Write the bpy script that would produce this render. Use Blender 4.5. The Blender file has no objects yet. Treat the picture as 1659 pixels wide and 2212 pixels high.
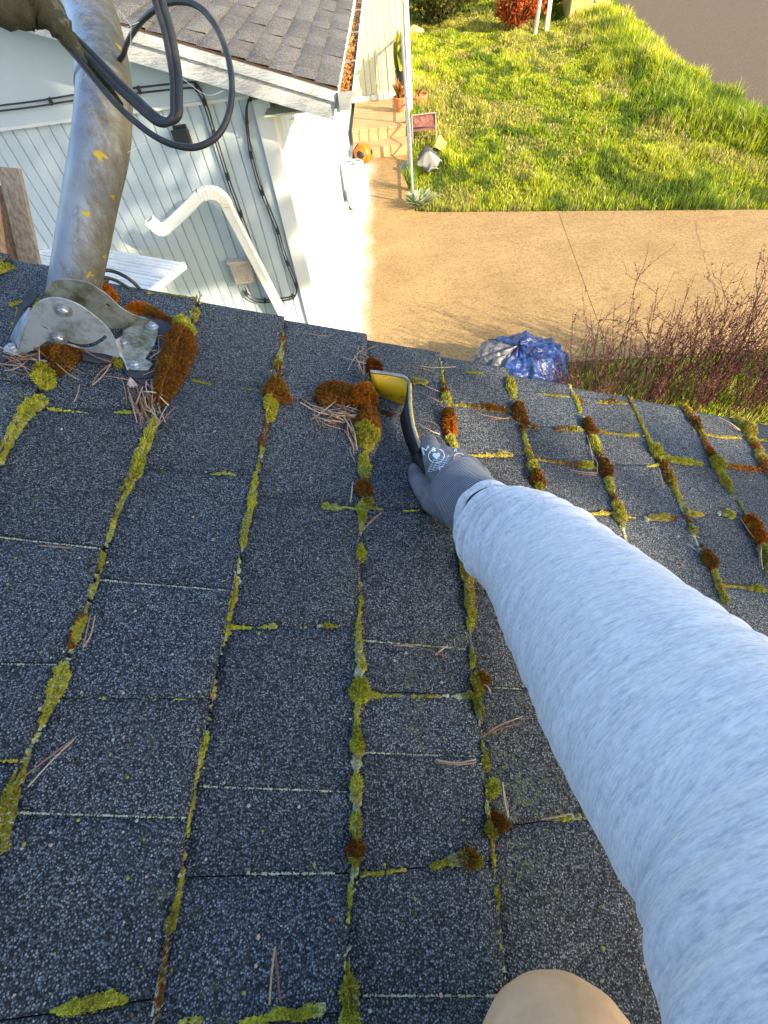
import bpy, bmesh, math, random
import numpy as np
from mathutils import Vector, Matrix, noise
from mathutils.bvhtree import BVHTree
rng = np.random.default_rng(7); random.seed(7)
S = bpy.context.scene
COL = S.collection
# ------------------------------------------------------------------ camera
H = 3.45                                   # height of the lens above the ground
F = 1032.3                                 # focal length in units of the 1659 x 2212 frame
MC = np.array([[0.995,-0.003,-0.099],[-0.060,-0.813,-0.579],[-0.079,0.582,-0.809]])
U_, _s, V_ = np.linalg.svd(MC); MC = U_ @ V_   # columns: world X, Y, Z seen by the lens (x right, y down, z forward)
C0 = np.array([0,0,H])
cam = bpy.data.objects.new('camera', bpy.data.cameras.new('camera')); COL.objects.link(cam)
cam.data.sensor_fit = 'VERTICAL'; cam.data.sensor_height = 36; cam.data.lens = F/2212*36
cam.data.clip_start = .01; cam.data.clip_end = 500
R_ = MC.T @ np.diag([1,-1,-1])
mw = Matrix.Identity(4)
for i in range(3):
    for j in range(3): mw[i][j] = R_[i,j]
mw.translation = C0
cam.matrix_world = mw
S.camera = cam
# ------------------------------------------------------------------ light
SUN = Vector((.82,-.57,.43)).normalized()  # towards the sun
elev = math.asin(SUN.z); az = math.atan2(SUN.x, SUN.y)
w = bpy.data.worlds.new('World'); S.world = w; w.use_nodes = True
nt = w.node_tree; bg = nt.nodes['Background']
sky = nt.nodes.new('ShaderNodeTexSky'); sky.sky_type = 'NISHITA'; sky.sun_disc = False
sky.sun_elevation = elev; sky.sun_rotation = az; sky.air_density = 1.0; sky.dust_density = 1.2; sky.ozone_density = .6
nt.links.new(sky.outputs[0], bg.inputs[0]); bg.inputs[1].default_value = .15
sl = bpy.data.lights.new('sun','SUN'); sl.energy = 4.2; sl.angle = math.radians(.53); sl.color = (1,.82,.57)
so = bpy.data.objects.new('sun', sl); COL.objects.link(so); so.location = (8,-6,9)
so.rotation_euler = (-SUN).to_track_quat('-Z','Y').to_euler()
S.view_settings.view_transform = 'Standard'; S.view_settings.look = 'None'
S.view_settings.exposure = 1.72; S.view_settings.gamma = 1
S.cycles.max_bounces = 6

# ------------------------------------------------------------------ geometry helpers
TH = 0.35593                               # roof pitch, falls towards +X
DV = np.array([math.cos(TH),0,-math.sin(TH)]); NV = np.array([math.sin(TH),0,math.cos(TH)]); YV = np.array([0,1.,0])
HR = .5                                    # lens to roof plane
RO = C0 - NV*HR                            # origin of roof coordinates
def ray(x,y): return MC.T @ np.array([(x-829.5)/F,(y-1106)/F,1.])
def W(x,y,d): return C0 + ray(x,y)*d
def gnd(x,y,z=0.): r = ray(x,y); return C0 + r*((z-H)/r[2])
def onY(x,y,Y): r = ray(x,y); return C0 + r*(Y/r[1])
def onX(x,y,X): r = ray(x,y); return C0 + r*(X/r[0])
def onPlane(x,y,p,n): r = ray(x,y); return C0 + r*(np.dot(p-C0,n)/np.dot(r,n))
def rf(x,y,o=0.):                          # roof coordinates (D, Y) of a point of the roof
    r = ray(x,y); P = r*((-HR+o)/(r@NV)); return np.array([P@DV, P[1]])
def RW(d,y,o=0.): return RO + DV*d + YV*y + NV*o
def RP(x,y,o=0.): d = rf(x,y,o); return RW(d[0],d[1],o)

def tag(o, label=None, cat=None, group=None, kind=None):
    if label: o['label'] = label
    if cat: o['category'] = cat
    if group: o['group'] = group
    if kind: o['kind'] = kind
    return o
def empty(name, loc, label=None, cat=None, group=None, kind=None):
    o = bpy.data.objects.new(name, None); COL.objects.link(o); o.location = Vector(loc); o.empty_display_size = .05
    return tag(o,label,cat,group,kind)
def link(name, me, mat=None, parent=None):
    o = bpy.data.objects.new(name, me); COL.objects.link(o)
    if mat:
        for m in (mat if isinstance(mat,(list,tuple)) else [mat]): me.materials.append(m)
    if parent:
        o.parent = parent
        o.matrix_parent_inverse = Matrix.Translation(-parent.location) if parent.parent is None else Matrix.Identity(4)
    return o
class MB:
    def __init__(s): s.v=[]; s.f=[]; s.m=[]; s.c=[]
    def add(s, vs, fs, m=0, c=None):
        b=len(s.v); s.v += [tuple(map(float,q)) for q in vs]; s.f += [tuple(b+i for i in q) for q in fs]; s.m += [m]*len(fs)
        s.c += [c or (1,1,1)]*len(vs)
    def box(s, lo, hi, m=0, c=None):
        x0,y0,z0=lo; x1,y1,z1=hi
        s.add([(x0,y0,z0),(x1,y0,z0),(x1,y1,z0),(x0,y1,z0),(x0,y0,z1),(x1,y0,z1),(x1,y1,z1),(x0,y1,z1)],
              [(0,3,2,1),(4,5,6,7),(0,1,5,4),(1,2,6,5),(2,3,7,6),(3,0,4,7)],m,c)
    def obox(s, p, ax, ay, az, m=0, c=None):   # box from corner p with three edge vectors
        p,ax,ay,az=map(np.array,(p,ax,ay,az))
        s.add([p,p+ax,p+ax+ay,p+ay,p+az,p+ax+az,p+ax+ay+az,p+ay+az],
              [(0,3,2,1),(4,5,6,7),(0,1,5,4),(1,2,6,5),(2,3,7,6),(3,0,4,7)],m,c)
    def bar(s, a, b, wd, th, up=(0,0,1), m=0, c=None):
        a=np.array(a,float); b=np.array(b,float); d=b-a; L=np.linalg.norm(d); d/=L
        sd=np.cross(d,up); sd/=np.linalg.norm(sd); u=np.cross(sd,d)
        s.obox(a-sd*wd/2-u*th/2, sd*wd, d*L, u*th, m, c)
    def tube(s, pts, r, n=10, m=0, cap=True, flat=1., up=(0,0,1), c=None):
        P=[np.array(p,float) for p in pts]; k=len(P); R=r if hasattr(r,'__len__') else [r]*k
        rings=[]; prev=None; vs=[]
        for i in range(k):
            d=P[min(i+1,k-1)]-P[max(i-1,0)]; d/=np.linalg.norm(d)+1e-12
            if prev is None:
                a=np.cross(d,up); 
                if np.linalg.norm(a)<1e-3: a=np.cross(d,(1,0,0))
            else: a=prev-d*np.dot(prev,d)
            a/=np.linalg.norm(a); b=np.cross(d,a); prev=a
            for j in range(n):
                t=2*math.pi*j/n; vs.append(P[i]+(a*math.cos(t)+b*math.sin(t)*flat)*R[i])
        fs=[(i*n+j,i*n+(j+1)%n,(i+1)*n+(j+1)%n,(i+1)*n+j) for i in range(k-1) for j in range(n)]
        if cap: fs += [tuple(range(n-1,-1,-1)), tuple((k-1)*n+j for j in range(n))]
        s.add(vs,fs,m,c)
    def sphere(s, p, r, nu=12, nv=8, m=0, c=None):
        p=np.array(p); r=np.array(r if hasattr(r,'__len__') else (r,r,r)); vs=[];fs=[]
        for i in range(nv+1):
            a=math.pi*i/nv
            for j in range(nu):
                b=2*math.pi*j/nu; vs.append(p+r*np.array((math.sin(a)*math.cos(b),math.sin(a)*math.sin(b),math.cos(a))))
        for i in range(nv):
            for j in range(nu): fs.append((i*nu+j,(i+1)*nu+j,(i+1)*nu+(j+1)%nu,i*nu+(j+1)%nu))
        s.add(vs,fs,m,c)
    def lathe(s, p, prof, n=24, m=0, ax=(0,0,1), c=None):  # prof: (radius, height)
        p=np.array(p,float); z=np.array(ax,float); z/=np.linalg.norm(z); a=np.cross(z,(0,1,.01)); a/=np.linalg.norm(a); b=np.cross(z,a)
        vs=[p+z*h+(a*math.cos(2*math.pi*j/n)+b*math.sin(2*math.pi*j/n))*r for r,h in prof for j in range(n)]
        k=len(prof); fs=[(i*n+j,i*n+(j+1)%n,(i+1)*n+(j+1)%n,(i+1)*n+j) for i in range(k-1) for j in range(n)]
        fs += [tuple(range(n-1,-1,-1)), tuple((k-1)*n+j for j in range(n))]
        s.add(vs,fs,m,c)
    def prism(s, poly, ext, m=0, c=None):      # polygon of 3D points swept by a vector
        P=[np.array(p,float) for p in poly]; e=np.array(ext,float); n=len(P)
        s.add(P+[p+e for p in P], [tuple(range(n-1,-1,-1)),tuple(range(n,2*n))]+[(i,(i+1)%n,n+(i+1)%n,n+i) for i in range(n)],m,c)
    def build(s, name, mat, parent=None, smooth=False, bevel=0, fixn=True):
        me=bpy.data.meshes.new(name); me.from_pydata(s.v,[],s.f); me.update()
        if len(s.m)==len(me.polygons): me.polygons.foreach_set('material_index',s.m)
        ca=me.color_attributes.new('Col','FLOAT_COLOR','POINT')
        ca.data.foreach_set('color',np.array([(*c,1) for c in s.c],dtype=np.float32).ravel())
        if fixn:
            bm=bmesh.new(); bm.from_mesh(me); bmesh.ops.recalc_face_normals(bm,faces=bm.faces); bm.to_mesh(me); bm.free()
        if smooth:
            me.polygons.foreach_set('use_smooth',[True]*len(me.polygons))
            if smooth!='all': me.set_sharp_from_angle(angle=math.radians(40))
        o=link(name,me,mat,parent)
        if bevel:
            b=o.modifiers.new('bevel','BEVEL'); b.width=bevel; b.segments=2; b.limit_method='ANGLE'; b.harden_normals=False
        return o
def npmesh(name, V, Fc, mat, parent=None, col=None, smooth=False, k=3):
    me=bpy.data.meshes.new(name); V=np.asarray(V,np.float32); Fc=np.asarray(Fc,np.int32)
    me.vertices.add(len(V)); me.vertices.foreach_set('co',V.ravel())
    me.loops.add(Fc.size); me.loops.foreach_set('vertex_index',Fc.ravel())
    me.polygons.add(len(Fc)); me.polygons.foreach_set('loop_start',np.arange(len(Fc),dtype=np.int32)*Fc.shape[1])
    me.polygons.foreach_set('loop_total',np.full(len(Fc),Fc.shape[1],np.int32))
    if smooth: me.polygons.foreach_set('use_smooth',np.ones(len(Fc),bool))
    me.update(calc_edges=True); me.validate()
    if col is not None:
        ca=me.color_attributes.new('Col','FLOAT_COLOR','POINT'); c=np.ones((len(V),4),np.float32); c[:,:3]=col
        ca.data.foreach_set('color',c.ravel())
    return link(name,me,mat,parent)
def joinV(parts):                           # merge (V, F, C) triples with equal face size
    V=[];Fa=[];Cc=[];b=0
    for v,f,c in parts: V.append(v);Fa.append(f+b);Cc.append(c);b+=len(v)
    return np.concatenate(V),np.concatenate(Fa),np.concatenate(Cc)
def vnoise(x,y,seed=0,octv=1):               # cheap smooth value noise, numpy
    out=np.zeros_like(x,float); amp=1.;tot=0
    r=np.random.default_rng(seed); T=r.random((256,256))
    for o in range(octv):
        xi=np.floor(x).astype(int); yi=np.floor(y).astype(int); fx=x-xi; fy=y-yi; fx=fx*fx*(3-2*fx); fy=fy*fy*(3-2*fy)
        a=T[xi%256,yi%256];b=T[(xi+1)%256,yi%256];c=T[xi%256,(yi+1)%256];d=T[(xi+1)%256,(yi+1)%256]
        out+=amp*((a*(1-fx)+b*fx)*(1-fy)+(c*(1-fx)+d*fx)*fy); tot+=amp; amp*=.5; x=x*2.03+17; y=y*2.03+5
    return out/tot

# ------------------------------------------------------------------ materials
class NT:
    def __init__(s,name,rough=.8,spec=.3,metal=0):
        s.m=bpy.data.materials.new(name); s.m.use_nodes=True; s.t=s.m.node_tree; s.b=s.t.nodes['Principled BSDF']
        s.b.inputs['Roughness'].default_value=rough; s.b.inputs['Specular IOR Level'].default_value=spec; s.b.inputs['Metallic'].default_value=metal
        s.co=s.t.nodes.new('ShaderNodeTexCoord').outputs['Object']
    def n(s,t,**k):
        x=s.t.nodes.new(t)
        for a,b in k.items():
            if a in x.inputs.keys(): s.set(x.inputs[a],b)
            else: setattr(x,a,b)
        return x
    def set(s,i,v):
        if isinstance(v,bpy.types.NodeSocket): s.t.links.new(v,i)
        else: i.default_value=v
    def noise(s,sc,det=4,rough=.55,co=None,dist=0): 
        return s.n('ShaderNodeTexNoise',Vector=co or s.co,Scale=sc,Detail=det,Roughness=rough,Distortion=dist).outputs[0]
    def vor(s,sc,feat='F1',co=None,out='Distance',rand=1.):
        x=s.n('ShaderNodeTexVoronoi',feature=feat,Vector=co or s.co,Scale=sc,Randomness=rand); return x.outputs[out]
    def ramp(s,f,stops,interp='LINEAR'):
        r=s.n('ShaderNodeValToRGB'); s.t.links.new(f,r.inputs[0]); e=r.color_ramp.elements; r.color_ramp.interpolation=interp
        while len(e)<len(stops): e.new(.5)
        for q,(p,c) in zip(e,stops): q.position=p; q.color=(*c,1) if hasattr(c,'__len__') else (c,c,c,1)
        return r.outputs[0]
    def mix(s,f,a,b,mode='MIX'):
        x=s.n('ShaderNodeMix',data_type='RGBA',blend_type=mode); s.set(x.inputs[0],f)
        for i,v in ((6,a),(7,b)): s.set(x.inputs[i],(*v,1) if isinstance(v,tuple) else v)
        return x.outputs[2]
    def math(s,op,a,b=0.):
        x=s.n('ShaderNodeMath',operation=op); s.set(x.inputs[0],a); s.set(x.inputs[1],b); return x.outputs[0]
    def attr(s,n='Col'): return s.n('ShaderNodeAttribute',attribute_name=n).outputs['Color']
    def scale(s,v): return s.n('ShaderNodeMapping',Vector=s.co,Scale=v).outputs[0]
    def color(s,c): s.set(s.b.inputs['Base Color'],(*c,1) if isinstance(c,tuple) else c); return s
    def rough(s,c): s.set(s.b.inputs['Roughness'],c); return s
    def bump(s,h,st=.3,dist=.01,prev=None):
        x=s.n('ShaderNodeBump',Height=h,Strength=st,Distance=dist)
        if prev: s.t.links.new(prev,x.inputs['Normal'])
        s.t.links.new(x.outputs[0],s.b.inputs['Normal']); return x.outputs[0]
def simple(name,c,rough=.7,var=.25,sc=30,bump=.15,metal=0,spec=.3,dist=.003):
    t=NT(name,rough,spec,metal); f=t.noise(sc)
    t.color(t.mix(t.ramp(f,[(.3,0.),(.7,1.)]),tuple(x*(1-var) for x in c),tuple(min(1,x*(1+var)) for x in c)))
    if bump: t.bump(t.noise(sc*3),bump,dist)
    return t.m
M={}
# granulated asphalt shingle
def shingle(name,dark,mid,light,scale,tone=1.,warm=None):
    t=NT(name,.75,.35)
    c=t.vor(scale,out='Color'); sep=t.n('ShaderNodeSeparateColor',Color=c)
    g=t.ramp(sep.outputs[0],[(0,dark),(.3,tuple(x*.5+y*.5 for x,y in zip(dark,mid))),(.62,mid),(.88,tuple(x*.5+y*.5 for x,y in zip(light,mid))),(1.,light)])
    d=t.vor(scale)
    g=t.mix(t.ramp(d,[(.33,0.),(.64,.92)]),g,tuple(x*.35 for x in dark))
    n1=t.noise(5,3); g=t.mix(t.ramp(n1,[(.35,0.),(.7,.35)]),g,t.mix(1.,g,(.62,.6,.56),'MULTIPLY'))
    if warm:
        n2=t.noise(3.1,5,.6); g=t.mix(t.ramp(n2,[(.47,0.),(.68,.55)]),g,t.mix(1.,g,warm,'MULTIPLY'))
    g=t.mix(1.,g,t.attr(),'MULTIPLY')
    t.color(g)
    b=t.bump(t.ramp(d,[(0,1.),(.8,0.)]),.9,.0016)
    rr=t.ramp(sep.outputs[1],[(0,.35),(.5,.8),(1,.95)]); t.rough(rr)
    return t
t=shingle('dark_granules',(.014,.017,.022),(.138,.162,.200),(.36,.40,.46),640,warm=(1.28,1.12,.92))
# faint lichen bloom on a few tabs
li=t.math('MULTIPLY',t.ramp(t.noise(7,3,.5),[(.60,0.),(.72,1.)]),t.ramp(t.noise(160,2),[(.52,0.),(.62,1.)]))
old=t.b.inputs['Base Color'].links[0].from_socket
t.color(t.mix(t.math('MULTIPLY',li,.5),old,(.20,.22,.07)))
M['shingle']=t.m
M['shingle_far']=shingle('weathered_granules',(.05,.048,.05),(.125,.118,.112),(.28,.27,.25),170,warm=(1.15,1.08,1.)).m
t=NT('moss',.95,.1); c=t.attr(); n=t.vor(700); t.color(t.mix(t.ramp(n,[(.1,0.),(.7,.45)]),c,t.mix(1.,c,(.45,.45,.4),'MULTIPLY'))); t.bump(t.noise(500,3),.6,.0015); M['moss']=t.m
t=NT('moss_blade',.9,.1); t.color(t.attr()); t.b.inputs['Subsurface Weight'].default_value=0; M['blade']=t.m
t=NT('grass_blade',.7,.15); t.color(t.attr()); 
tr=t.n('ShaderNodeBsdfTranslucent'); t.t.links.new(t.attr(),tr.inputs[0]); mx=t.n('ShaderNodeMixShader'); mx.inputs[0].default_value=.45
t.t.links.new(t.b.outputs[0],mx.inputs[1]); t.t.links.new(tr.outputs[0],mx.inputs[2]); t.t.links.new(mx.outputs[0],t.t.nodes['Material Output'].inputs[0]); M['grass']=t.m
def vcol(name,rough=.8,sc=60,var=.3,bump=.2,dist=.002,spec=.3,metal=0):
    t=NT(name,rough,spec,metal); c=t.attr(); f=t.ramp(t.noise(sc,5,.6),[(.3,1-var),(.7,1.)]); t.color(t.mix(1.,c,f,'MULTIPLY')); t.bump(t.noise(sc*2),bump,dist); return t.m
M['needle']=vcol('needle',.6,300,.3)
M['vc']=vcol('painted',.6); M['leafc']=vcol('leaf',.6,40,.3)
# white siding paint
def paint(name,c,sc=2.,dirt=(.55,.56,.50)):
    t=NT(name,.55,.35); f=t.ramp(t.noise(sc,6,.65),[(.4,0.),(.75,.5)]); g=t.mix(f,c,dirt)
    st=t.ramp(t.noise(9,5,.7,co=t.scale((6,6,.5))),[(.62,0.),(.78,.35)]); t.color(t.mix(st,g,(.45,.45,.38)))
    t.bump(t.noise(90,4,co=t.scale((3,3,.4))),.25,.002); return t.m
M['white']=paint('white_siding_paint',(.40,.47,.52),2.,(.33,.38,.40)); M['trimw']=paint('white_trim_paint',(.56,.58,.58),4,(.42,.43,.42))
M['cream']=paint('cream_siding_paint',(.44,.44,.32),2.,(.36,.35,.25))
t=NT('peeling_fascia_paint',.7,.25); f=t.noise(9,8,.75,co=t.scale((.9,5.,9.)),dist=.8)
t.color(t.mix(t.ramp(f,[(.47,0.),(.50,.8),(.515,.8),(.53,0.)]),t.mix(t.ramp(t.noise(3.,4),[(.45,0.),(.6,.7)]),(.50,.53,.55),(.38,.39,.39)),(.12,.12,.13))); t.bump(f,.6,.01); M['peel']=t.m
# concrete
t=NT('tan_concrete',.9,.2); f=t.noise(1.3,8,.62); g=t.mix(t.ramp(f,[(.3,0.),(.72,1.)]),(.30,.195,.085),(.43,.29,.13))
g=t.mix(t.ramp(t.noise(38,6,.8),[(.46,0.),(.60,.75)]),g,(.16,.095,.04)); g=t.mix(t.ramp(t.noise(4,6,.6,co=t.scale((.5,3.,1))),[(.52,0.),(.7,.28)]),g,(.18,.11,.05))
g=t.mix(t.ramp(t.vor(1.1,out='Distance'),[(.03,.5),(.07,0.)]),g,(.14,.09,.045))
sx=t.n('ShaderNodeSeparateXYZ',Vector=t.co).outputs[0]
edge=t.math('ADD',t.math('MULTIPLY',t.noise(1.7,4,.5),.30),t.math('ADD',sx,.47)); # paler concrete with a ragged edge along the house foot
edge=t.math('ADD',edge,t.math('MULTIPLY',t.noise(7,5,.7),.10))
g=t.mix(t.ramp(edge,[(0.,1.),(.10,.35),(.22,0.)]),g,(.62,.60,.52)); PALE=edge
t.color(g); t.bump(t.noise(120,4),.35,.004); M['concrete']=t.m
t=NT('asphalt',.95,.2); t.color(t.mix(t.ramp(t.noise(40,6,.8),[(.35,0.),(.65,1.)]),(.075,.056,.038),(.165,.126,.086))); t.bump(t.noise(100,4),.5,.01); M['asphalt']=t.m
t=NT('lawn_soil',.95,.1); t.color(t.mix(t.ramp(t.noise(1.1,6,.7),[(.35,0.),(.65,1.)]),(.07,.09,.02),(.16,.15,.04))); M['soil']=t.m
# heather sleeve
t=NT('heather_jersey',.95,.1); t.b.inputs['Sheen Weight'].default_value=.25
uv=t.n('ShaderNodeUVMap').outputs[0]
def mp(v): return t.n('ShaderNodeMapping',Vector=uv,Scale=v).outputs[0]
a=t.noise(1,5,.75,co=mp((20,230,1))); b=t.noise(1,4,.65,co=mp((80,700,1))); c=t.noise(1,4,.7,co=mp((60,150,1)))
g=t.mix(t.ramp(a,[(.36,0.),(.62,1.)]),(.40,.42,.47),(.70,.70,.71)); g=t.mix(t.ramp(b,[(.38,0.),(.62,.55)]),g,(.90,.89,.90)); g=t.mix(t.ramp(c,[(.4,0.),(.7,.3)]),g,(.47,.51,.60)); t.color(g)
wv=t.n('ShaderNodeTexWave',Vector=uv,Scale=170.,Distortion=2.5,Detail=2.); wv.bands_direction='Y'; wv=wv.outputs[1]
fold=t.noise(1,3,.5,co=mp((2.2,30,1)),dist=.4)
pb=t.bump(fold,.5,.006); t.bump(wv,.25,.0006,pb); M['sleeve']=t.m
def cloth(name,c,c2,sc=900,var=18):
    t=NT(name,.9,.15); g=t.mix(t.ramp(t.noise(var,4),[(.35,0.),(.65,1.)]),c,c2); t.color(g); t.bump(t.noise(sc,3),.35,.0008); return t
M['glove']=cloth('grey_coated_glove',(.12,.125,.14),(.19,.195,.21),600,40).m
t=cloth('grey_knit_cuff',(.12,.13,.15),(.18,.19,.21)); wv=t.n('ShaderNodeTexWave',Vector=t.n('ShaderNodeUVMap').outputs[0],Scale=110.,Distortion=.4); wv.bands_direction='Y'
oc=t.b.inputs['Base Color'].links[0].from_socket; t.color(t.mix(t.ramp(wv.outputs[1],[(.2,0.),(.8,1.)]),t.mix(1.,oc,(.45,.45,.5),'MULTIPLY'),t.mix(1.,oc,(1.9,1.9,1.95),'MULTIPLY'))); t.bump(wv.outputs[1],.5,.0015); M['cuff']=t.m
t=cloth('tan_work_cloth',(.78,.48,.27),(.90,.57,.33),700,40); pb_=t.bump(t.noise(9,3,.5,dist=1.),.5,.012); t.bump(t.noise(700,3),.4,.0008,pb_); M['tan']=t.m
M['hoodie']=cloth('heather_body',(.36,.40,.48),(.5,.53,.6)).m
M['print']=simple('white_print',(.85,.9,.95),.6,.1,200,0); M['printo']=simple('orange_print',(.55,.25,.18),.6,.1,200,0)
# metal etc
t=NT('galvanised_mast',.42,.5,.35); base=t.mix(t.ramp(t.noise(12,5),[(.35,0.),(.65,1.)]),(.22,.25,.29),(.32,.35,.40))
sx=t.n('ShaderNodeSeparateXYZ',Vector=t.n('ShaderNodeTexCoord').outputs['Normal'])
nrm=t.math('ADD',t.math('MULTIPLY',sx.outputs[0],.26),t.math('MULTIPLY',sx.outputs[1],.10))   # algae grows on one side of the mast
al=t.ramp(t.math('ADD',nrm,t.noise(70,8,.8,co=t.scale((1,1,.45)))),[(.44,0.),(.54,.5),(.72,.95)])
g=t.mix(al,base,t.mix(t.noise(60,4),(.06,.055,.035),(.22,.195,.13)))
vw=t.n('ShaderNodeMix',data_type='VECTOR'); vw.inputs[0].default_value=.035; t.t.links.new(t.co,vw.inputs[4]); t.t.links.new(t.n('ShaderNodeTexNoise',Vector=t.co,Scale=90.,Detail=3.).outputs[1],vw.inputs[5])
sp=t.math('MULTIPLY',t.ramp(t.vor(34,co=vw.outputs[1]),[(.15,1.),(.24,0.)]),t.ramp(t.noise(11,2),[(.45,0.),(.50,1.)]))
g=t.mix(sp,g,(.50,.36,.02)); t.color(g); t.rough(t.math('ADD',t.math('MULTIPLY',al,.45),.4)); t.bump(t.noise(140,4),.25,.0015); M['mast']=t.m
def dirtymetal(name,c,amt=.5,rough=.5,metal=.3):
    t=NT(name,rough,.5,metal); g=t.mix(t.ramp(t.noise(8,4),[(.3,0.),(.7,1.)]),tuple(x*.8 for x in c),c)
    d=t.ramp(t.noise(22,7,.75),[(.62-amt*.2,0.),(.74-amt*.15,amt)]); g=t.mix(d,g,(.085,.08,.035)); t.color(g); t.bump(t.noise(80,4),.2,.0015); return t.m
M['bracket']=dirtymetal('galvanised_bracket',(.40,.45,.50),.72); M['bracket_moss']=dirtymetal('mossy_bracket',(.34,.37,.34),1.)
M['bolt']=simple('zinc_bolt',(.36,.39,.43),.42,.3,50,.05,.7,.5)
t=NT('weathered_arm',.8,.3); g=t.mix(t.ramp(t.noise(16,8,.75,dist=.8),[(.35,0.),(.5,.5),(.65,1.)]),(.015,.016,.008),(.13,.12,.07)); g=t.mix(t.ramp(t.noise(30,5,.7),[(.6,0.),(.72,1.)]),g,(.34,.33,.28)); t.color(g); t.bump(t.noise(45,7,.8),1.,.012); M['arm']=t.m
t=NT('black_cable',.45,.4); g=t.mix(t.ramp(t.noise(30,6,.7),[(.5,0.),(.7,.6)]),(.028,.028,.030),(.10,.09,.06)); t.color(g); t.bump(t.noise(200,3),.15,.001); M['cable']=t.m
M['cable_thin']=simple('thin_cable',(.035,.035,.04),.5,.2,60,0)
t=NT('yellow_tool_paint',.45,.5); g=t.mix(t.ramp(t.noise(60,6,.8,co=t.scale((1,1,3))),[(.57,0.),(.62,1.)]),(.85,.50,.010),(.12,.08,.03)); t.color(g); M['yellow']=t.m
M['steel']=simple('worn_steel_edge',(.36,.35,.30),.4,.4,80,.1,.6); M['blackp']=simple('black_handle',(.018,.018,.02),.5,.3,60,.1)
M['rubber']=simple('slate_rubber',(.045,.05,.065),.8,.3,30,.2)
t=NT('blue_tarp',.42,.45); g=t.mix(t.ramp(t.noise(9,4,.6),[(.3,0.),(.7,1.)]),(.012,.028,.10),(.03,.075,.26)); t.color(g); t.bump(t.noise(5,3,.5,dist=.6),1.,.08); M['tarp']=t.m
t=NT('grey_tarp',.4,.5); g=t.mix(t.ramp(t.noise(9,4,.6),[(.3,0.),(.7,1.)]),(.07,.07,.085),(.20,.19,.20)); t.color(g); t.bump(t.noise(5,3,.5,dist=.6),1.,.08); M['tarpg']=t.m
M['twig']=vcol('thorny_twig',.8,80,.3)
t=NT('plank_wood',.8,.25); g=t.mix(t.ramp(t.noise(5,6,.65,co=t.scale((14,14,.8))),[(.3,0.),(.7,1.)]),(.13,.105,.085),(.36,.30,.235)); t.color(t.mix(1.,g,t.attr(),'MULTIPLY')); t.bump(t.noise(8,5,co=t.scale((14,14,.8))),.5,.003); M['plank']=t.m
M['vinyl']=paint('white_vinyl',(.78,.80,.80),6,(.5,.53,.58)); M['spout']=paint('cream_downspout',(.76,.76,.71),8)
M['brownlight']=simple('tan_plastic',(.46,.41,.36),.6,.1); M['black']=simple('black_plastic',(.02,.02,.02),.5,.2)
M['orange']=simple('orange_plastic',(.75,.14,.01),.4,.1,20,.05); M['whitep']=simple('white_plastic',(.62,.62,.60),.4,.03,10,.03)
M['terra']=simple('terracotta',(.45,.17,.08),.8,.25,30); M['mulch']=simple('dark_mulch',(.06,.03,.02),.95,.6,60,.6,dist=.02)
M['rock']=simple('brown_rock',(.20,.14,.10),.9,.4,8,.8,dist=.05); M['glass']=simple('lamp_lens',(.35,.38,.38),.15,.1,5,0,0,.6)
M['rail']=simple('grey_rail',(.32,.33,.35),.45,.15,20,.05,.4)
t=NT('leaf_litter',.9,.2); t.color(t.attr()); M['litter']=t.m
t=NT('bark',.9,.2); t.color(t.mix(t.ramp(t.noise(6,6,.7,co=t.scale((4,4,1))),[(.3,0.),(.7,1.)]),(.05,.03,.02),(.16,.11,.075))); t.bump(t.noise(12,6),.8,.03); M['bark']=t.m
M['green_box']=simple('ochre_box_paint',(.36,.30,.10),.6,.35,4)

# ------------------------------------------------------------------ ground, driveway, street
def sheet(name,poly,z,mat,kind='structure',nx=1,label=None,cat=None):
    me=bpy.data.meshes.new(name); me.from_pydata([(p[0],p[1],z) for p in poly],[],[tuple(range(len(poly)))]); me.update()
    o=link(name,me,mat); tag(o,label,cat,None,kind); return o
sheet('ground',[(-150,-150),(150,-150),(150,150),(-150,150)],0,M['soil'],label='soil under the lawn and shrubs reaching to the horizon',cat='ground')
drive_far=[gnd(870,462),gnd(950,460),gnd(1200,458),gnd(1659,455)]
dx=(drive_far[3]-drive_far[1]); dirx=dx/np.linalg.norm(dx)
pf=[drive_far[1]+dirx*8, *[drive_far[i] for i in (2,1)], np.array([.18,8.30,0]), np.array([.18,12.0,0]),np.array([-.955,12.0,0])]
# joints: slabs separated by narrow grooves, built as two flush slabs
jA=gnd(1205,458); jB=gnd(1292,700); jd=(jB-jA)/np.linalg.norm(jB-jA)
def isl(y): return jA+jd*((y-jA[1])/jd[1])
nearL=np.array([-.955,4.35,0]); nearR=np.array([12,4.15,0])
j0=isl(4.3)
g=np.array([.003,0,0])
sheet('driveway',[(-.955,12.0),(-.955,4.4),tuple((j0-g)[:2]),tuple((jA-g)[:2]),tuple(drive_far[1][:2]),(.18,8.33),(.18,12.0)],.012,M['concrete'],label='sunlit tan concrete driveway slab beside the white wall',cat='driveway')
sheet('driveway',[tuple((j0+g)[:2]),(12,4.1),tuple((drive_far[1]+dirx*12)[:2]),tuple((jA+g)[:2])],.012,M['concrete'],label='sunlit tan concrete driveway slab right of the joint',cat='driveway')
rd=[gnd(1309,0),gnd(1380,60),gnd(1450,130),gnd(1540,200),gnd(1620,250)]
d0=(rd[0]-rd[1]); rd=[rd[0]+d0/np.linalg.norm(d0)*40]+rd+[np.array([7.4,8.8,0])]
sheet('street',[tuple(p[:2]) for p in rd]+[(14,8.0),(60,8.0),(60,70)],.008,M['asphalt'],label='brown grey asphalt street beyond the lawn',cat='street')
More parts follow.
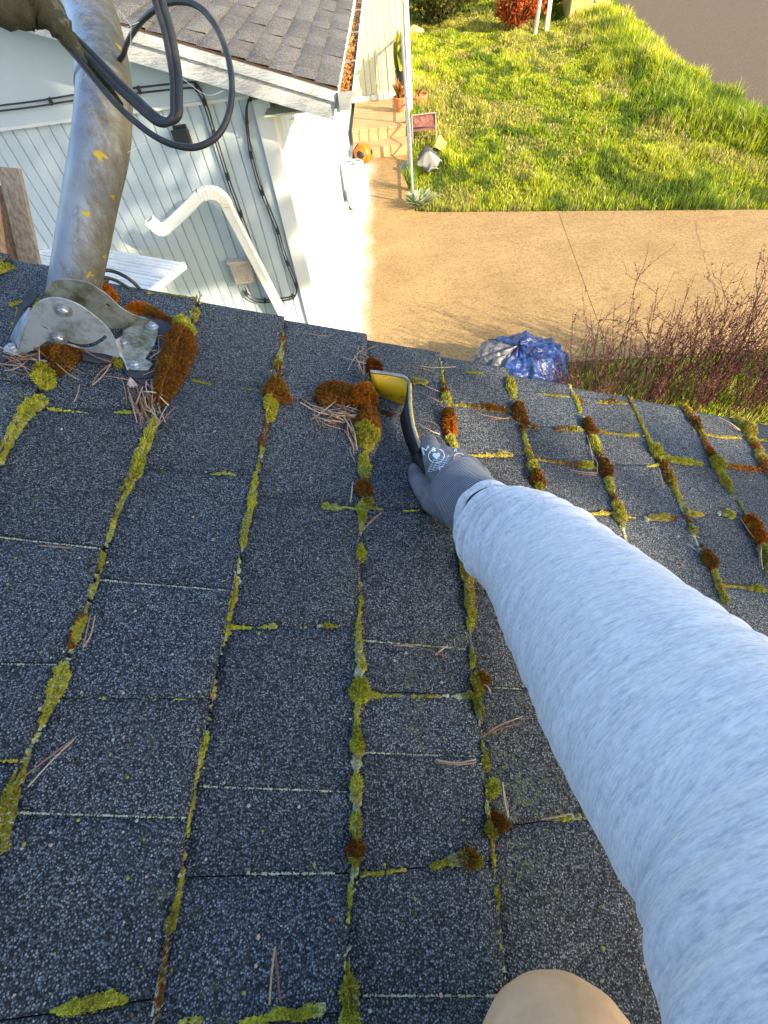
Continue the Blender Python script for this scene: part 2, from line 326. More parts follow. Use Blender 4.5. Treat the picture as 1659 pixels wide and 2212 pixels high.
sheet('patio_bed',[(.2,12.2),(.9,12.0),(1.0,13.4),(.2,13.6)],.02,M['mulch'],label='dark mulch bed at the corner of the far wall',cat='garden bed')
def crack(pts,wd,label):
    P=smoothpts_([gnd(*q) for q in pts]); mb=MB(); rr=np.random.default_rng(3)
    L=[p+np.array([rr.normal(0,.006),rr.normal(0,.006),.016]) for p in P]; n=len(L)
    V=[q+np.array([-wd/2*(.4+rr.random()),0,0]) for q in L]+[q+np.array([wd/2*(.4+rr.random()),0,0]) for q in L]
    mb.add(V,[(i,i+1,n+i+1,n+i) for i in range(n-1)]); tag(mb.build('crack',M['mulch'],fixn=False),label,'crack',None,'structure')
def smoothpts_(P):
    out=[]
    for a,b in zip(P[:-1],P[1:]):
        for t in np.linspace(0,1,9)[:-1]: out.append(a*(1-t)+b*t)
    return out+[P[-1]]
crack([(1500,478),(1516,545),(1530,590),(1550,640),(1556,668)],.0035,'thin wandering crack in the driveway above the tallest shrub')
crack([(1290,695),(1330,700),(1352,712)],.004,'short hairline crack branching off the driveway joint')
# bare tan path behind the lawn
a=[gnd(1030,8),gnd(1160,40),gnd(1180,-60),gnd(1010,-60)]
sheet('path',[tuple(p[:2]) for p in a],.006,M['concrete'],label='tan path passing behind the far shrubs',cat='path')

# ------------------------------------------------------------------ grass
def inpoly(P,poly):
    x,y=P[:,0],P[:,1]; n=len(poly); c=np.zeros(len(P),bool); j=n-1
    for i in range(n):
        xi,yi=poly[i][:2]; xj,yj=poly[j][:2]
        if yi!=yj: c^=((yi>y)!=(yj>y))&(x<(xj-xi)*(y-yi)/(yj-yi)+xi)
        j=i
    return c
def grass(name,poly,n,hfun,wfun,label,colfun,seed,zb=0.):
    r=np.random.default_rng(seed); P=np.array([p[:2] for p in poly]); lo,hi=P.min(0),P.max(0)
    pts=np.zeros((0,2)); 
    while len(pts)<n:
        q=lo+(hi-lo)*r.random((n*2,2)); q=q[r.random(len(q))<np.clip(1.15-(q[:,1]-lo[1])/(hi[1]-lo[1]+1e-6)*.75,.1,1)]; pts=np.concatenate([pts,q[inpoly(q,poly)]])
    pts=pts[:n]; pts=pts+r.normal(0,.022,pts.shape)*(r.random((n,1))<.5); h=hfun(pts,r); w=wfun(pts,r); a=r.random(n)*2*math.pi; la=r.random(n)*2*math.pi; lean=r.random(n)**1.3*.75
    b=np.c_[pts,np.full(n,zb)]; sd=np.c_[np.cos(a),np.sin(a),np.zeros(n)]*w[:,None]/2
    mid=b+np.c_[np.cos(la)*lean*h*.35,np.sin(la)*lean*h*.35,h*.6]; tip=b+np.c_[np.cos(la)*lean*h,np.sin(la)*lean*h,h*(1-lean*.35)]
    V=np.stack([b-sd,b+sd,mid+sd*.8,mid-sd*.8,tip],1).reshape(-1,3)
    i=np.arange(n)[:,None]*5; Fc=np.concatenate([i+[0,1,2],i+[0,2,3],i+[3,2,4]])
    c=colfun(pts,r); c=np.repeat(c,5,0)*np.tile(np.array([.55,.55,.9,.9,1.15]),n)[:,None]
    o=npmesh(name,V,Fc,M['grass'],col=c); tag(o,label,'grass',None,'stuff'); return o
def gcol(pts,r):
    n=len(pts); f=vnoise(pts[:,0]*1.3,pts[:,1]*.8,3,3)+r.normal(0,.16,n); g=vnoise(pts[:,0]*3+9,pts[:,1]*2,8,2)
    A=np.array([.22,.34,.015]); B=np.array([.50,.53,.03]); Y=np.array([.58,.52,.09]); D=np.array([.05,.12,.03])
    k=np.clip((f-.25)*2,0,1)[:,None]; c=A*(1-k)+B*k
    y=(r.random(n)<.10+.18*(g>.6))[:,None]; c=np.where(y,Y*(.7+.6*r.random((n,1))),c); d=(g<.40)[:,None]; c=np.where(d,c*.35+D*.65,c); dry=(vnoise(pts[:,0]*1.1+40,pts[:,1]*.7+3,14,3)>.56)[:,None]&(r.random((n,1))<.5); c=np.where(dry,np.array([.50,.42,.13])*(.6+.7*r.random((n,1))),c)
    wf=(r.random((n,1))<.035)&(g[:,None]>.45); c=np.where(wf,np.array([.75,.72,.45]),c)
    return c*(.75+.5*r.random((n,1)))
lawn=[drive_far[1]+dirx*6.2,drive_far[2],drive_far[1],(.19,8.33),(.2,12.2),(.35,13.6),(.3,26),(5.9,24)]+[tuple(p[:2]) for p in rd[1:]]
def hf(p,r):
    tall=np.clip(1-(p[:,0]-.2)/.9,0,1)*np.clip((p[:,1]-9.5)/3,0,1)*.14
    rdx=np.interp(p[:,1],[8.8,10.7,12.1,14.5,17.6,21.3],[7.4,6.24,6.15,6.18,6.4,6.56]); t2=np.clip(1-np.abs(rdx-.7-p[:,0])/1.1,0,1)*.25
    cl=np.clip(vnoise(p[:,0]*2.3,p[:,1]*1.5,21,3)-.50,0,1)*.34
    near=np.clip(1-(p[:,1]-8.2)/.6,0,1)*.03
    return (.045+tall+t2+cl+near)*(.5+r.random(len(p)))
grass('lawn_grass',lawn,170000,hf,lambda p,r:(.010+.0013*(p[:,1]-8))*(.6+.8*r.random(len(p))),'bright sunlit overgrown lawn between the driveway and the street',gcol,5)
strip=[(.2,3.4),(-.2,3.9),(.3,4.32),(1.6,4.28),(6.5,4.02),(6.5,2.2),(1,2.2)]
grass('grass_strip',strip,52000,lambda p,r:.075*(.5+r.random(len(p))),lambda p,r:.006*(.6+.8*r.random(len(p))),'strip of green grass under the bare thorny shrubs',lambda p,r:gcol(p,r)*1.35,6)
wd=[(-.95,4.1),(-.65,4.0),(-.25,4.4),(-.55,4.62),(-.95,4.5)]
grass('weed_tuft',wd,900,lambda p,r:.13*(.4+r.random(len(p))),lambda p,r:.010*(.6+.8*r.random(len(p))),'green weeds at the near end of the white wall',gcol,9)

# ------------------------------------------------------------------ neighbouring white house
XW=-.965; YW=4.61; YF=12.9
hb=empty('white_house',(-2.5,8,0),'white house with grooved siding, grey shingle roof and leaf filled gutter across the driveway','house')
def siding(name,p0,dirv,nrm,L,z0f,z1f,mat,pitch=.1016,parent=None,gw=.012,gd=.012,colr=None):
    # vertical boards with real grooves; z0f / z1f give the foot and head at distance s along dirv
    p0=np.array(p0,float); dirv=np.array(dirv,float); nrm=np.array(nrm,float); V=[];Fc=[]
    prof=[]; s=0
    while s<L:
        e=min(s+pitch-gw,L); prof+=[(s,0),(e,0)]
        if e<L: prof+=[(e+.0015,-gd),(min(e+gw-.0015,L),-gd)]
        s+=pitch
    for s,d in prof:
        b=p0+dirv*s+nrm*d; V+=[(b[0],b[1],z0f(s)),(b[0],b[1],z1f(s))]
    for i in range(len(prof)-1): Fc.append((2*i,2*i+2,2*i+3,2*i+1))
    mb=MB(); mb.add(V,Fc); o=mb.build(name,mat,parent,fixn=False); return o
# roof plane of the white house: passes the traced rake points
Yk=4.30
r0=onY(293,60,Yk); r1=onY(735,194,Yk)
thB=math.atan2(r0[2]-r1[2],r1[0]-r0[0])
DB=np.array([math.cos(thB),0,-math.sin(thB)]); NB=np.array([math.sin(thB),0,math.cos(thB)])
zroof=lambda x: r1[2]-(x-r1[0])*math.tan(thB)
eaveX=r1[0]-.02
siding('front_wall',(-9,YW,0),(1,0,0),(0,-1,0),9+XW-.10,lambda s:0,lambda s:min(zroof(-9+s)-.02,2.45+.0*s),M['white'],parent=hb)
# gable panel above the siding
mb=MB(); mb.prism([(-9,YW-.022,2.46),(XW-.02,YW-.022,2.46),(XW-.02,YW-.022,zroof(XW)-.03),(-9,YW-.022,zroof(-9)-.03)],(0,.02,0)); mb.build('gable_panel',M['white'],hb)
mb=MB(); mb.box((-9,YW-.034,2.452),(XW-.1,YW-.0225,2.472)); mb.build('band_trim',M['trimw'],hb)
mb=MB(); mb.box((XW-.115,YW-.03,0),(XW+.012,YW+.02,2.44)); mb.box((XW-.02,YW+.0205,0),(XW+.012,YW+.10,2.44)); mb.build('corner_trim',M['trimw'],hb)
siding('side_wall',(XW,YW+.1,0),(0,1,0),(1,0,0),YF-YW-.1,lambda s:0,lambda s:2.42,M['white'],parent=hb,pitch=.2032)
mb=MB(); mb.box((XW+.001,YW+.1,.0),(XW+.07,YF,.13)); mb.build('foundation',M['trimw'],hb)
mb=MB(); mb.box((XW+.002,5.35,1.93),(XW+.03,5.43,2.10)); mb.build('outlet_box',M['whitep'],hb)
# recessed far wall
LZ=.36
siding('porch_wall',(XW,YF,0),(1,0,0),(0,-1,0),1.20,lambda s:LZ,lambda s:2.6,M['cream'],pitch=.115,parent=hb)
mb=MB(); mb.box((XW+1.20,YF-.02,0),(XW+1.29,YF+.08,2.6)); mb.build('corner_trim',M['trimw'],hb)
mb=MB()
for k in range(9): mb.box((XW+.02+k*.135,YF-.05,LZ),(XW+.145+k*.135,YF-.012,LZ+.085))
mb.build('base_blocks',M['trimw'],hb)
mb=MB(); mb.box((XW+1.29,YF+.05,0),(XW+1.27,YF+8,2.6)); mb.build('side_wall',M['cream'],hb)
# shingle roof
pa=[];rB=np.random.default_rng(3)
exp_=.155; nC=34; L0=-3.0
y1=24.
pitchY=.30
for ci in range(40):
    dd0=-ci*exp_; dd1=dd0-exp_
    y=Yk-rB.random()*.3-.02
    first=True
    while y<y1:
        L=pitchY*(.75+.5*rB.random()); ya=max(y,Yk); yb=min(y+L,y1)
        if yb>ya+.01:
            hgt=.004+.007*rB.random(); base=np.array([eaveX,0,zroof(eaveX)])
            n=6; us=np.linspace(ya+.001,yb-.001,n); tone=.72+.5*rB.random()
            wob=rB.normal(0,.0015,n)
            top=[base+DB*(dd0+wob[i])+NB*(hgt+.004)+YV*us[i] for i in range(n)]; bk=[base+DB*dd1+NB*.002+YV*us[i] for i in range(n)]; lo=[base+DB*(dd0+wob[i])-NB*.004+YV*us[i] for i in range(n)]
            V=np.array(top+bk+lo); Fq=[(i,i+1,n+i+1,n+i) for i in range(n-1)]+[(2*n+i,2*n+i+1,i+1,i) for i in range(n-1)]+[(2*n,0,n,n),(n-1,3*n-1,2*n-1,2*n-1)]
            pa.append((V,np.array([f for f in Fq if len(set(f))==4]),np.full((3*n,3),tone)))
        y+=L
V,Fq,Cc=joinV(pa)
roofB=npmesh('roof',V,Fq,M['shingle_far'],hb,col=Cc)
mb=MB(); e0=np.array([eaveX,Yk,zroof(eaveX)]); mb.obox(e0-NB*.03+DB*.0,-DB*7,YV*20,NB*.024); mb.build('roof_deck',M['trimw'],hb)
mb=MB(); mb.obox(e0-NB*.008+DB*.004-YV*.008,-DB*7,YV*.05,NB*.008); mb.build('drip_edge',simple('dark_rust_edge',(.06,.03,.02),.8),hb)
# rake fascia: two stacked boards
mb=MB(); mb.obox(e0-NB*.075-YV*.004,-DB*7,YV*.03,NB*.06); mb.build('rake_trim',M['peel'],hb,bevel=.002)
mb=MB(); mb.obox(e0-NB*.185+DB*.0+YV*.018,-DB*7,YV*.032,NB*.112); mb.build('rake_fascia',M['peel'],hb,bevel=.002)
# soffit
mb=MB(); mb.obox(e0-NB*.14+YV*.05,-DB*7,YV*.27,NB*.01); mb.obox(np.array([eaveX-.02,Yk+.1,zroof(eaveX)-.13]),(-.55,0,0),(0,20,0),(0,0,.012)); mb.build('soffit',M['cream'],hb)
mb=MB(); mb.box((eaveX-.03,Yk+.05,zroof(eaveX)-.14),(eaveX-.005,24,zroof(eaveX)-.03)); mb.build('eave_fascia',M['trimw'],hb)
# gutter on the eave
gz=zroof(eaveX)-.015; g0=eaveX+.0
def gsec(y): # open K-style trough
    return [(g0,y,gz),(g0,y,gz-.10),(g0+.07,y,gz-.10),(g0+.085,y,gz-.07),(g0+.085,y,gz-.05),(g0+.11,y,gz-.015),(g0+.11,y,gz),(g0+.102,y,gz),(g0+.102,y,gz-.012),(g0+.078,y,gz-.045),(g0+.078,y,gz-.066),(g0+.066,y,gz-.094),(g0+.005,y,gz-.094),(g0+.005,y,gz)]
mb=MB(); A=gsec(Yk-.02);B=gsec(24); n=len(A); mb.add(A+B,[(i,(i+1)%n,n+(i+1)%n,n+i) for i in range(n)]); 
gut=mb.build('gutter',M['spout'],hb)
mb=MB(); mb.prism([A[i] for i in range(7)],(0,-.006,0)); mb.build('gutter_end',simple('grey_metal_cap',(.45,.45,.45),.4,.15,20,.05,.5),hb)
for k in range(14):
    mb=MB(); yy=5.05+k*1.0; mb.bar((g0-.02,yy,gz+.004),(g0+.115,yy,gz+.004),.016,.005); mb.build('gutter_strap',M['bolt'],hb)
# litter in gutter
r=np.random.default_rng(4); n=2600; yy=4.3+np.abs(r.normal(0,1.,n))*1.0; yy[n//2:]=4.3+r.random(n-n//2)*7
cx=np.c_[g0+.01+r.random(n)*.085,yy,gz-.06+r.random(n)*.05*np.clip(1.4-(yy-4.3)*.35,.15,1)]
def leaves(cx,size,r,cols,jit=.5):
    n=len(cx); a=r.normal(size=(n,3)); a/=np.linalg.norm(a,axis=1)[:,None]; b=np.cross(a,r.normal(size=(n,3))); b/=np.linalg.norm(b,axis=1)[:,None]
    s=(size*(1-jit+2*jit*r.random(n)))[:,None]; V=np.stack([cx-a*s,cx+b*s*.5,cx+a*s,cx-b*s*.5],1).reshape(-1,3)
    i=np.arange(n)[:,None]*4; Fc=np.concatenate([i+[0,1,2],i+[0,2,3]]); c=cols[r.integers(0,len(cols),n)]*(.6+.7*r.random((n,1)))
    return V,Fc,np.repeat(c,4,0)
V,Fc,c=leaves(cx,.014,r,np.array([(.40,.16,.04),(.5,.24,.07),(.25,.10,.03),(.35,.2,.08)]))
tag(npmesh('leaf_litter',V,Fc,M['litter'],col=c),'orange brown leaf litter lying in the gutter of the white house','leaves',None,'stuff')
# porch: landing, step
pr=empty('porch_steps',(-.4,12,0),'low tan porch landing with steps in front of the cream far wall','steps')
t=NT('porch_boards',.85,.2); g=t.mix(t.ramp(t.noise(2.,6,.6),[(.3,0.),(.7,1.)]),(.38,.24,.12),(.50,.34,.18)); t.color(g); t.bump(t.noise(60,4),.3,.004); M['porch']=t.m
mb=MB()
for k in range(12): mb.box((XW+.08,11.15+k*.146,LZ-.04),(.14,11.15+k*.146+.14,LZ))
mb.build('landing',M['porch'],pr)
mb=MB(); mb.box((XW+.08,11.16,0),(.13,11.19,LZ-.042)); mb.build('riser',M['porch'],pr)
mb=MB(); mb.box((XW+.08,10.75,.012),(.14,11.158,.18)); mb.build('step',M['porch'],pr)
# handrail with pickets
rl=empty('handrail',(.16,10,0),'long grey metal handrail with thin pickets beside the porch walk','handrail')
XR=.16
def zr(y): return .93+ (LZ if y>11.2 else (0 if y<10.4 else LZ*(y-10.4)/.8))
mb=MB(); mb.tube([(XR,8.62,zr(8.6)),(XR,10.4,zr(10.4)),(XR,11.2,zr(11.2)),(XR,12.85,zr(12.8))],.022,8); mb.build('top_rail',M['rail'],rl)
mb=MB(); mb.tube([(XR,8.62,.12),(XR,10.4,.12),(XR,11.2,.12+LZ),(XR,12.85,.12+LZ)],.014,6); mb.build('bottom_rail',M['rail'],rl)
for y in (8.62,10.4,11.2,12.8):
    mb=MB(); mb.tube([(XR,y,0 if y<11 else LZ-.3),(XR,y,zr(y))],.02,8); mb.build('post',M['rail'],rl)
for k in range(32):
    y=8.74+k*.127
    if y>12.75: break
    zb=.12+(LZ if y>11.2 else (0 if y<10.4 else LZ*(y-10.4)/.8))
    mb=MB(); mb.tube([(XR,y,zb),(XR,y,zr(y)-.01)],.0085,6); mb.build('picket',M['rail'],rl)
# flood light, cables, downspout, meter box on the front wall
fl=empty('flood_light',onY(385,285,YW),'small black flood light mounted on the white siding','lamp')
p=onY(372,272,YW-.02); q=onY(413,305,YW-.02)
mb=MB(); mb.box((p[0],YW-.03,q[2]),(q[0],YW-.004,p[2])); mb.build('back_plate',M['black'],fl,bevel=.004)
mb=MB(); mb.box((p[0]+.03,YW-.036,q[2]+.015),(q[0]-.01,YW-.031,p[2]-.10)); mb.build('lens',M['glass'],fl)
mb=MB(); mb.obox((p[0]+.0,YW-.11,p[2]-.115),(.13,0,0),(0,.045,-.02),(0,.01,.11)); mb.build('lamp_head',M['black'],fl,bevel=.006)
mb=MB(); mb.tube([(p[0]+.07,YW-.07,p[2]-.12),(p[0]+.07,YW-.03,p[2]-.13)],.012,8); mb.build('hinge',M['black'],fl)
def wire(name,pts,off,r,label,pairgap=0,clips=True):
    P=[onY(x,y,YW-off) for x,y in pts]
    t=empty(name,P[0],label,'cable')
    for k in ((-.5,.5) if pairgap else (0,)):
        mb=MB(); Q=smoothpts([q+np.array([k*pairgap*.7,0,k*pairgap]) for q in P],4); mb.tube(Q,r,6); mb.build('wire',M['cable_thin'],t,smooth='all')
    if clips:
        Q=smoothpts(P,3)
        for q in Q[2::5]:
            mb=MB(); mb.box((q[0]-.006,YW-off-.012,q[2]-.022),(q[0]+.006,YW-.001,q[2]+.022)); mb.build('clip',M['cable_thin'],t)
    return t
def smoothpts(P,k=4):
    P=[np.array(p,float) for p in P]; out=[]
    for i in range(len(P)-1):
        a=P[max(i-1,0)];b=P[i];c=P[i+1];d=P[min(i+2,len(P)-1)]
        for j in range(k):
            t=j/k; out.append(.5*((2*b)+(c-a)*t+(2*a-5*b+4*c-d)*t*t+(3*b-a-3*c+d)*t**3))
    out.append(P[-1]); return out
wire('wall_cable',[(-60,243),(0,234),(80,224),(172,209),(300,195),(407,184),(425,190),(437,210),(450,245),(463,290),(480,345),(497,400),(512,440),(540,520),(575,610),(592,655)],.045,.006,'pair of black cables clipped along the siding and down behind the downspout',.03)
wire('wall_cable',[(572,190),(560,196),(545,205),(534,225),(533,260),(538,310),(546,350),(560,400),(580,450),(600,500),(613,545),(626,580),(638,610),(641,628),(633,642),(600,648),(560,650),(537,640),(528,624)],.03,.006,'black cable drooping from the corner eave down to the tan vent box',.028)
ds=empty('downspout',onY(620,690,YW),'disconnected cream downspout with two ribbed elbows leaning on the white siding','downspout')
def spout(pts,name,ribs,offs):
    P=[onY(x,y,YW-o) for (x,y),o in zip(pts,offs)]
    Q=smoothpts(P,6 if ribs else 3); mb=MB(); 
    w,h=.043,.033
    vs=[];prev=None;k=len(Q);nn=12
    for i,q in enumerate(Q):
        d=Q[min(i+1,k-1)]-Q[max(i-1,0)]; d/=np.linalg.norm(d); yv=np.array([0,-1.,0]); yv=yv-d*np.dot(yv,d); yv/=np.linalg.norm(yv); sd=np.cross(d,yv)
        sc=1.0+(.09*(i%2) if ribs else 0)
        for a,b in ((-1,-.8),(-.8,-1),(-.3,-.94),(.3,-.94),(.8,-1),(1,-.8),(1,.8),(.8,1),(.3,.94),(-.3,.94),(-.8,1),(-1,.8)): vs.append(q+sd*a*w*sc+yv*b*h*sc)
    fs=[(i*nn+j,i*nn+(j+1)%nn,(i+1)*nn+(j+1)%nn,(i+1)*nn+j) for i in range(k-1) for j in range(nn)]
    mb.add(vs,fs); return mb.build(name,M['spout'],ds)
spout([(321,474),(333,486),(348,496),(362,490)],'elbow',True,[.27,.26,.25,.24])
spout([(360,491),(398,456),(433,420)],'pipe',False,[.24,.235,.23])
spout([(431,421),(452,416),(470,420),(484,432),(492,447)],'elbow',True,[.23,.22,.2,.17,.15])
spout([(491,446),(545,551),(622,700),(660,775)],'pipe',False,[.15,.12,.09,.08])
vb=empty('vent_box',onY(525,590,YW),'tan slatted vent box on the siding beside the downspout','vent')
p=onY(493,566,YW-.05); q=onY(556,622,YW-.05); w_=.19;hh=.21
mb=MB(); mb.box((p[0],YW-.075,p[2]-hh),(p[0]+w_,YW-.003,p[2])); mb.build('case',M['brownlight'],vb,bevel=.006)
for k in range(8):
    mb=MB(); x0=p[0]+.015+k*.0205; mb.box((x0,YW-.083,p[2]-hh+.02),(x0+.012,YW-.0745,p[2]-.025)); mb.build('slat',M['brownlight'],vb)
mb=MB(); mb.obox((p[0]-.008,YW-.09,p[2]-.004),(w_+.016,0,0),(0,.088,0),(0,0,.014)); mb.build('hood',M['brownlight'],vb)

# white slatted bench / lean-to top between the houses
zz=1.55
wp=empty('lean_to_roof',gnd(200,560,zz),'low white slatted lean-to roof against the siding between the houses','roof')
c=[gnd(-60,590,zz),gnd(110,521,zz),gnd(396,571,zz),gnd(371,642,zz)]
c[1]=c[1]; ex=(c[2]-c[1]); ex[2]=0; Lx=np.linalg.norm(ex); ex/=Lx; ey=np.array([-ex[1],ex[0],0])*-1
for k in range(7):
    mb=MB(); mb.obox(c[1]+ey*(k*.13)-ex*1.2,ex*(Lx+1.2),ey*.118,(0,0,.018)); mb.obox(c[1]+ey*(k*.13+.03)-ex*1.2+np.array([0,0,.018]),ex*(Lx+1.2),ey*.014,(0,0,.010)); mb.obox(c[1]+ey*(k*.13+.08)-ex*1.2+np.array([0,0,.018]),ex*(Lx+1.2),ey*.014,(0,0,.010)); mb.build('slat',M['vinyl'],wp,bevel=.003)
mb=MB(); mb.obox(c[2]-np.array([0,0,.03]),ex*.03,ey*.92,(0,0,.055)); mb.build('end_cap',M['vinyl'],wp,bevel=.004)
mb=MB(); mb.obox(c[1]-ex*.02-ey*.05+np.array([0,0,.02]),ex*.10,ey*1.1,(0,0,.05)); mb.build('ridge_cap',M['vinyl'],wp,bevel=.01)
for s in (0.,):
    mb=MB(); mb.obox(c[1]+ex*s+ey*.05-np.array([0,0,zz]),ex*.06,ey*.06,(0,0,zz-.02)); mb.build('leg',M['vinyl'],wp)
# planks
for k,(q0,q1,wid,tn,lab,dd) in enumerate([((20,362),(64,560),46,(1.,1.,1.),'tall grey weathered plank, rightmost of the three leaning planks',2.35),((-6,400),(36,590),40,(.95,.62,.45),'brown reddish plank in the middle of the leaning planks',2.43),((-30,420),(0,600),44,(1.3,1.02,.82),'pale tan plank, leftmost of the leaning planks',2.28)]):
    a=W(q0[0],q0[1],dd); b=W(q1[0],q1[1],dd+.18); d=(b-a)/np.linalg.norm(b-a); side=MC.T@np.array([1.,0,0]); side-=d*np.dot(side,d); side/=np.linalg.norm(side); nn=np.cross(side,d)
    bt=a+d*(a[2]/-d[2]); wm=wid*dd/F
    mb=MB(); n=8; mb.obox(a-side*wm/2-nn*.012+0*d,side*wm,bt-a,nn*.024,0,tn); o=mb.build('wooden_plank',M['plank'],bevel=.003); tag(o,lab,'plank','weathered planks leaning between the houses')

# ------------------------------------------------------------------ things by the porch
tk=empty('gas_canister',gnd(775,452),'white upright canister with a round spoked collar at the foot of the white wall','canister')
tx,ty=gnd(776,456)[:2]; ty+=.14; rC=.185
mb=MB(); mb.lathe((tx,ty,.012),[(.10,0),(.15,.01),(rC,.06),(rC,.40),(.17,.47),(.12,.53),(.05,.555)],28); mb.build('tank',M['whitep'],tk,smooth=True)
mb=MB(); mb.lathe((tx,ty,.50),[(.13,0),(.15,.01),(.15,.13),(.135,.14),(.13,.135),(.13,.01)],28); mb.build('collar',M['whitep'],tk,smooth=True)
mb=MB(); 
for a in (0,2.09,4.19): mb.bar((tx,ty,.62),(tx+.13*math.cos(a+.5),ty+.13*math.sin(a+.5),.62),.04,.012)
mb.tube([(tx,ty,.55),(tx,ty,.63)],.03,10); mb.build('valve',M['whitep'],tk)
for a in (.5,2.6,4.7):
    mb=MB(); mb.lathe((tx+.085*math.cos(a),ty+.085*math.sin(a),.642),[(.036,0),(.036,.003)],12); mb.build('opening',simple('canister_shadow_grey',(.16,.15,.13),.7),tk)  # flat grey discs paint the shade inside the lid's openings
mb=MB(); mb.lathe((tx,ty,.632),[(.135,0),(.135,.008)],24); mb.build('lid',M['whitep'],tk)
p=gnd(787,352,.012); ob=empty('round_ornament',p,'round orange plastic ball with black spots sitting on the porch walk','ornament')
mb=MB(); mb.sphere(p+np.array([0,0,.15]),(.17,.17,.155),24,14); mb.build('shell',M['orange'],ob,smooth=True)
mb=MB()
for a,b,rr in ((2.6,.7,.062),(4.3,.25,.055),(-.3,.15,.04)):
    dirn=np.array([math.cos(a)*math.cos(b),math.sin(a)*math.cos(b),math.sin(b)]); c_=p+np.array([0,0,.15])+dirn*np.array([.171,.171,.156]); mb.lathe(c_,[(rr,-.006),(rr,.002),(rr*.7,.004)],14,ax=dirn)
mb.build('spots',M['black'],ob)
mb=MB(); mb.sphere(p+np.array([-.03,-.13,.17]),(.075,.06,.06),12,8); mb.build('head',M['black'],ob,smooth=True)
def leafplant(name,base,n,h,w,spread,cols,label,cat,parent=None,seed=0,pot=None,group=None):
    r=np.random.default_rng(seed); base=np.array(base,float); root=empty(name,base,label,cat,group)
    if pot:
        mb=MB(); mb.lathe(base,[(pot*.7,0),(pot,.2*1),(pot*1.08,.2),(pot*1.08,.23),(pot*.95,.23),(pot*.9,.19)],18); mb.build('pot',M['black'] if pot<.1 else M['terra'],root,smooth=True); base=base+np.array([0,0,.19])
    V=[];Fc=[];Cc=[];b=0
    for i in range(n):
        a=r.random()*6.28; le=r.random()*spread; hh=h*(.6+.5*r.random()); ww=w*(.7+.5*r.random()); sd=np.array([-math.sin(a),math.cos(a),0]); k=5; c=np.array(cols[r.integers(len(cols))])*(.7+.6*r.random())
        o=base+np.array([r.normal(0,.02),r.normal(0,.02),0])
        for j in range(k+1):
            t=j/k; pp=o+np.array([math.cos(a)*le*hh*t**1.5,math.sin(a)*le*hh*t**1.5,hh*(t-.25*le*t*t)]); wj=ww*math.sin(math.pi*(.12+.86*t))*.5
            V+=[pp-sd*wj,pp+np.array([0,0,-wj*.3]),pp+sd*wj]; Cc+=[c*.8,c,c*1.1]
        for j in range(k):
            q=b+3*j; Fc+=[(q,q+1,q+4),(q,q+4,q+3),(q+1,q+2,q+5),(q+1,q+5,q+4)]
        b+=3*(k+1)
    npmesh('leaves',np.array(V),np.array(Fc),M['grass'],root,col=np.array(Cc)); return root
hp=onY(866,170,12.45); leafplant('potted_plant',hp-np.array([0,0,.1]),11,.62,.13,.35,[(.22,.24,.03),(.10,.16,.02),(.33,.30,.06)],'tall broad leaved yellow green plant in a black pot on the porch rail','plant',seed=3,pot=.095)
leafplant('flowering_plant',gnd(905,450),150,.26,.06,1.3,[(.42,.46,.30),(.2,.3,.1),(.55,.58,.42)],'pale variegated leafy plant spilling onto the driveway at the rail end','plant',seed=5)
leafplant('iris_plant',gnd(888,412),60,.42,.022,.7,[(.12,.24,.03),(.2,.32,.05)],'tuft of long narrow green leaves under the near rail end','plant',seed=6)
leafplant('potted_plant',gnd(866,240,LZ)+np.array([.0,0,0]),24,.30,.05,.8,[(.3,.08,.03),(.2,.2,.03),(.4,.16,.05)],'reddish plant in a terracotta pot at the corner of the landing','plant',seed=8,pot=.13)
leafplant('potted_plant',gnd(905,232)+np.array([.0,0,0]),14,.18,.05,1.1,[(.3,.1,.04),(.22,.18,.05)],'dry brown plant in a wide terracotta pot on the mulch beyond the rail','plant',seed=11,pot=.19)
# rocks and blue stones by walk
def rock(name,p,s,mat,label,seed,cat='rock',group=None):
    r=np.random.default_rng(seed); bm=bmesh.new(); bmesh.ops.create_icosphere(bm,subdivisions=3,radius=1)
    for v in bm.verts:
        k=1+.35*noise.noise(v.co*1.3+Vector((seed,0,0)))+.12*noise.noise(v.co*4); v.co=Vector((v.co.x*s[0]*k,v.co.y*s[1]*k,max(v.co.z,-.4)*s[2]*k))
    me=bpy.data.meshes.new(name); bm.to_mesh(me); bm.free(); o=link(name,me,mat); o.location=Vector(p)+Vector((0,0,s[2]*.35)); tag(o,label,cat,group); return o
rock('rock',gnd(1428,165),(.27,.2,.22),M['rock'],'brown rock half buried in tall grass near the street',2)
rock('rock',gnd(1328,52),(.6,.35,.12),simple('pale_stone',(.4,.34,.26),.9,.2),'flat pale stone at the street corner of the lawn',3)
rock('rock',gnd(893,78),(.28,.25,.16),simple('tan_stone',(.36,.26,.17),.9,.2),'tan rock at the corner behind the cream wall',4)
rock('rock',gnd(876,362),(.09,.12,.06),simple('blue_stone',(.16,.19,.25),.8,.3),'small blue grey stone beside the handrail foot',5)
rock('soil_clod',gnd(862,330),(.12,.10,.05),M['mulch'],'small dark clod on the walk near the handrail',6,'clod')
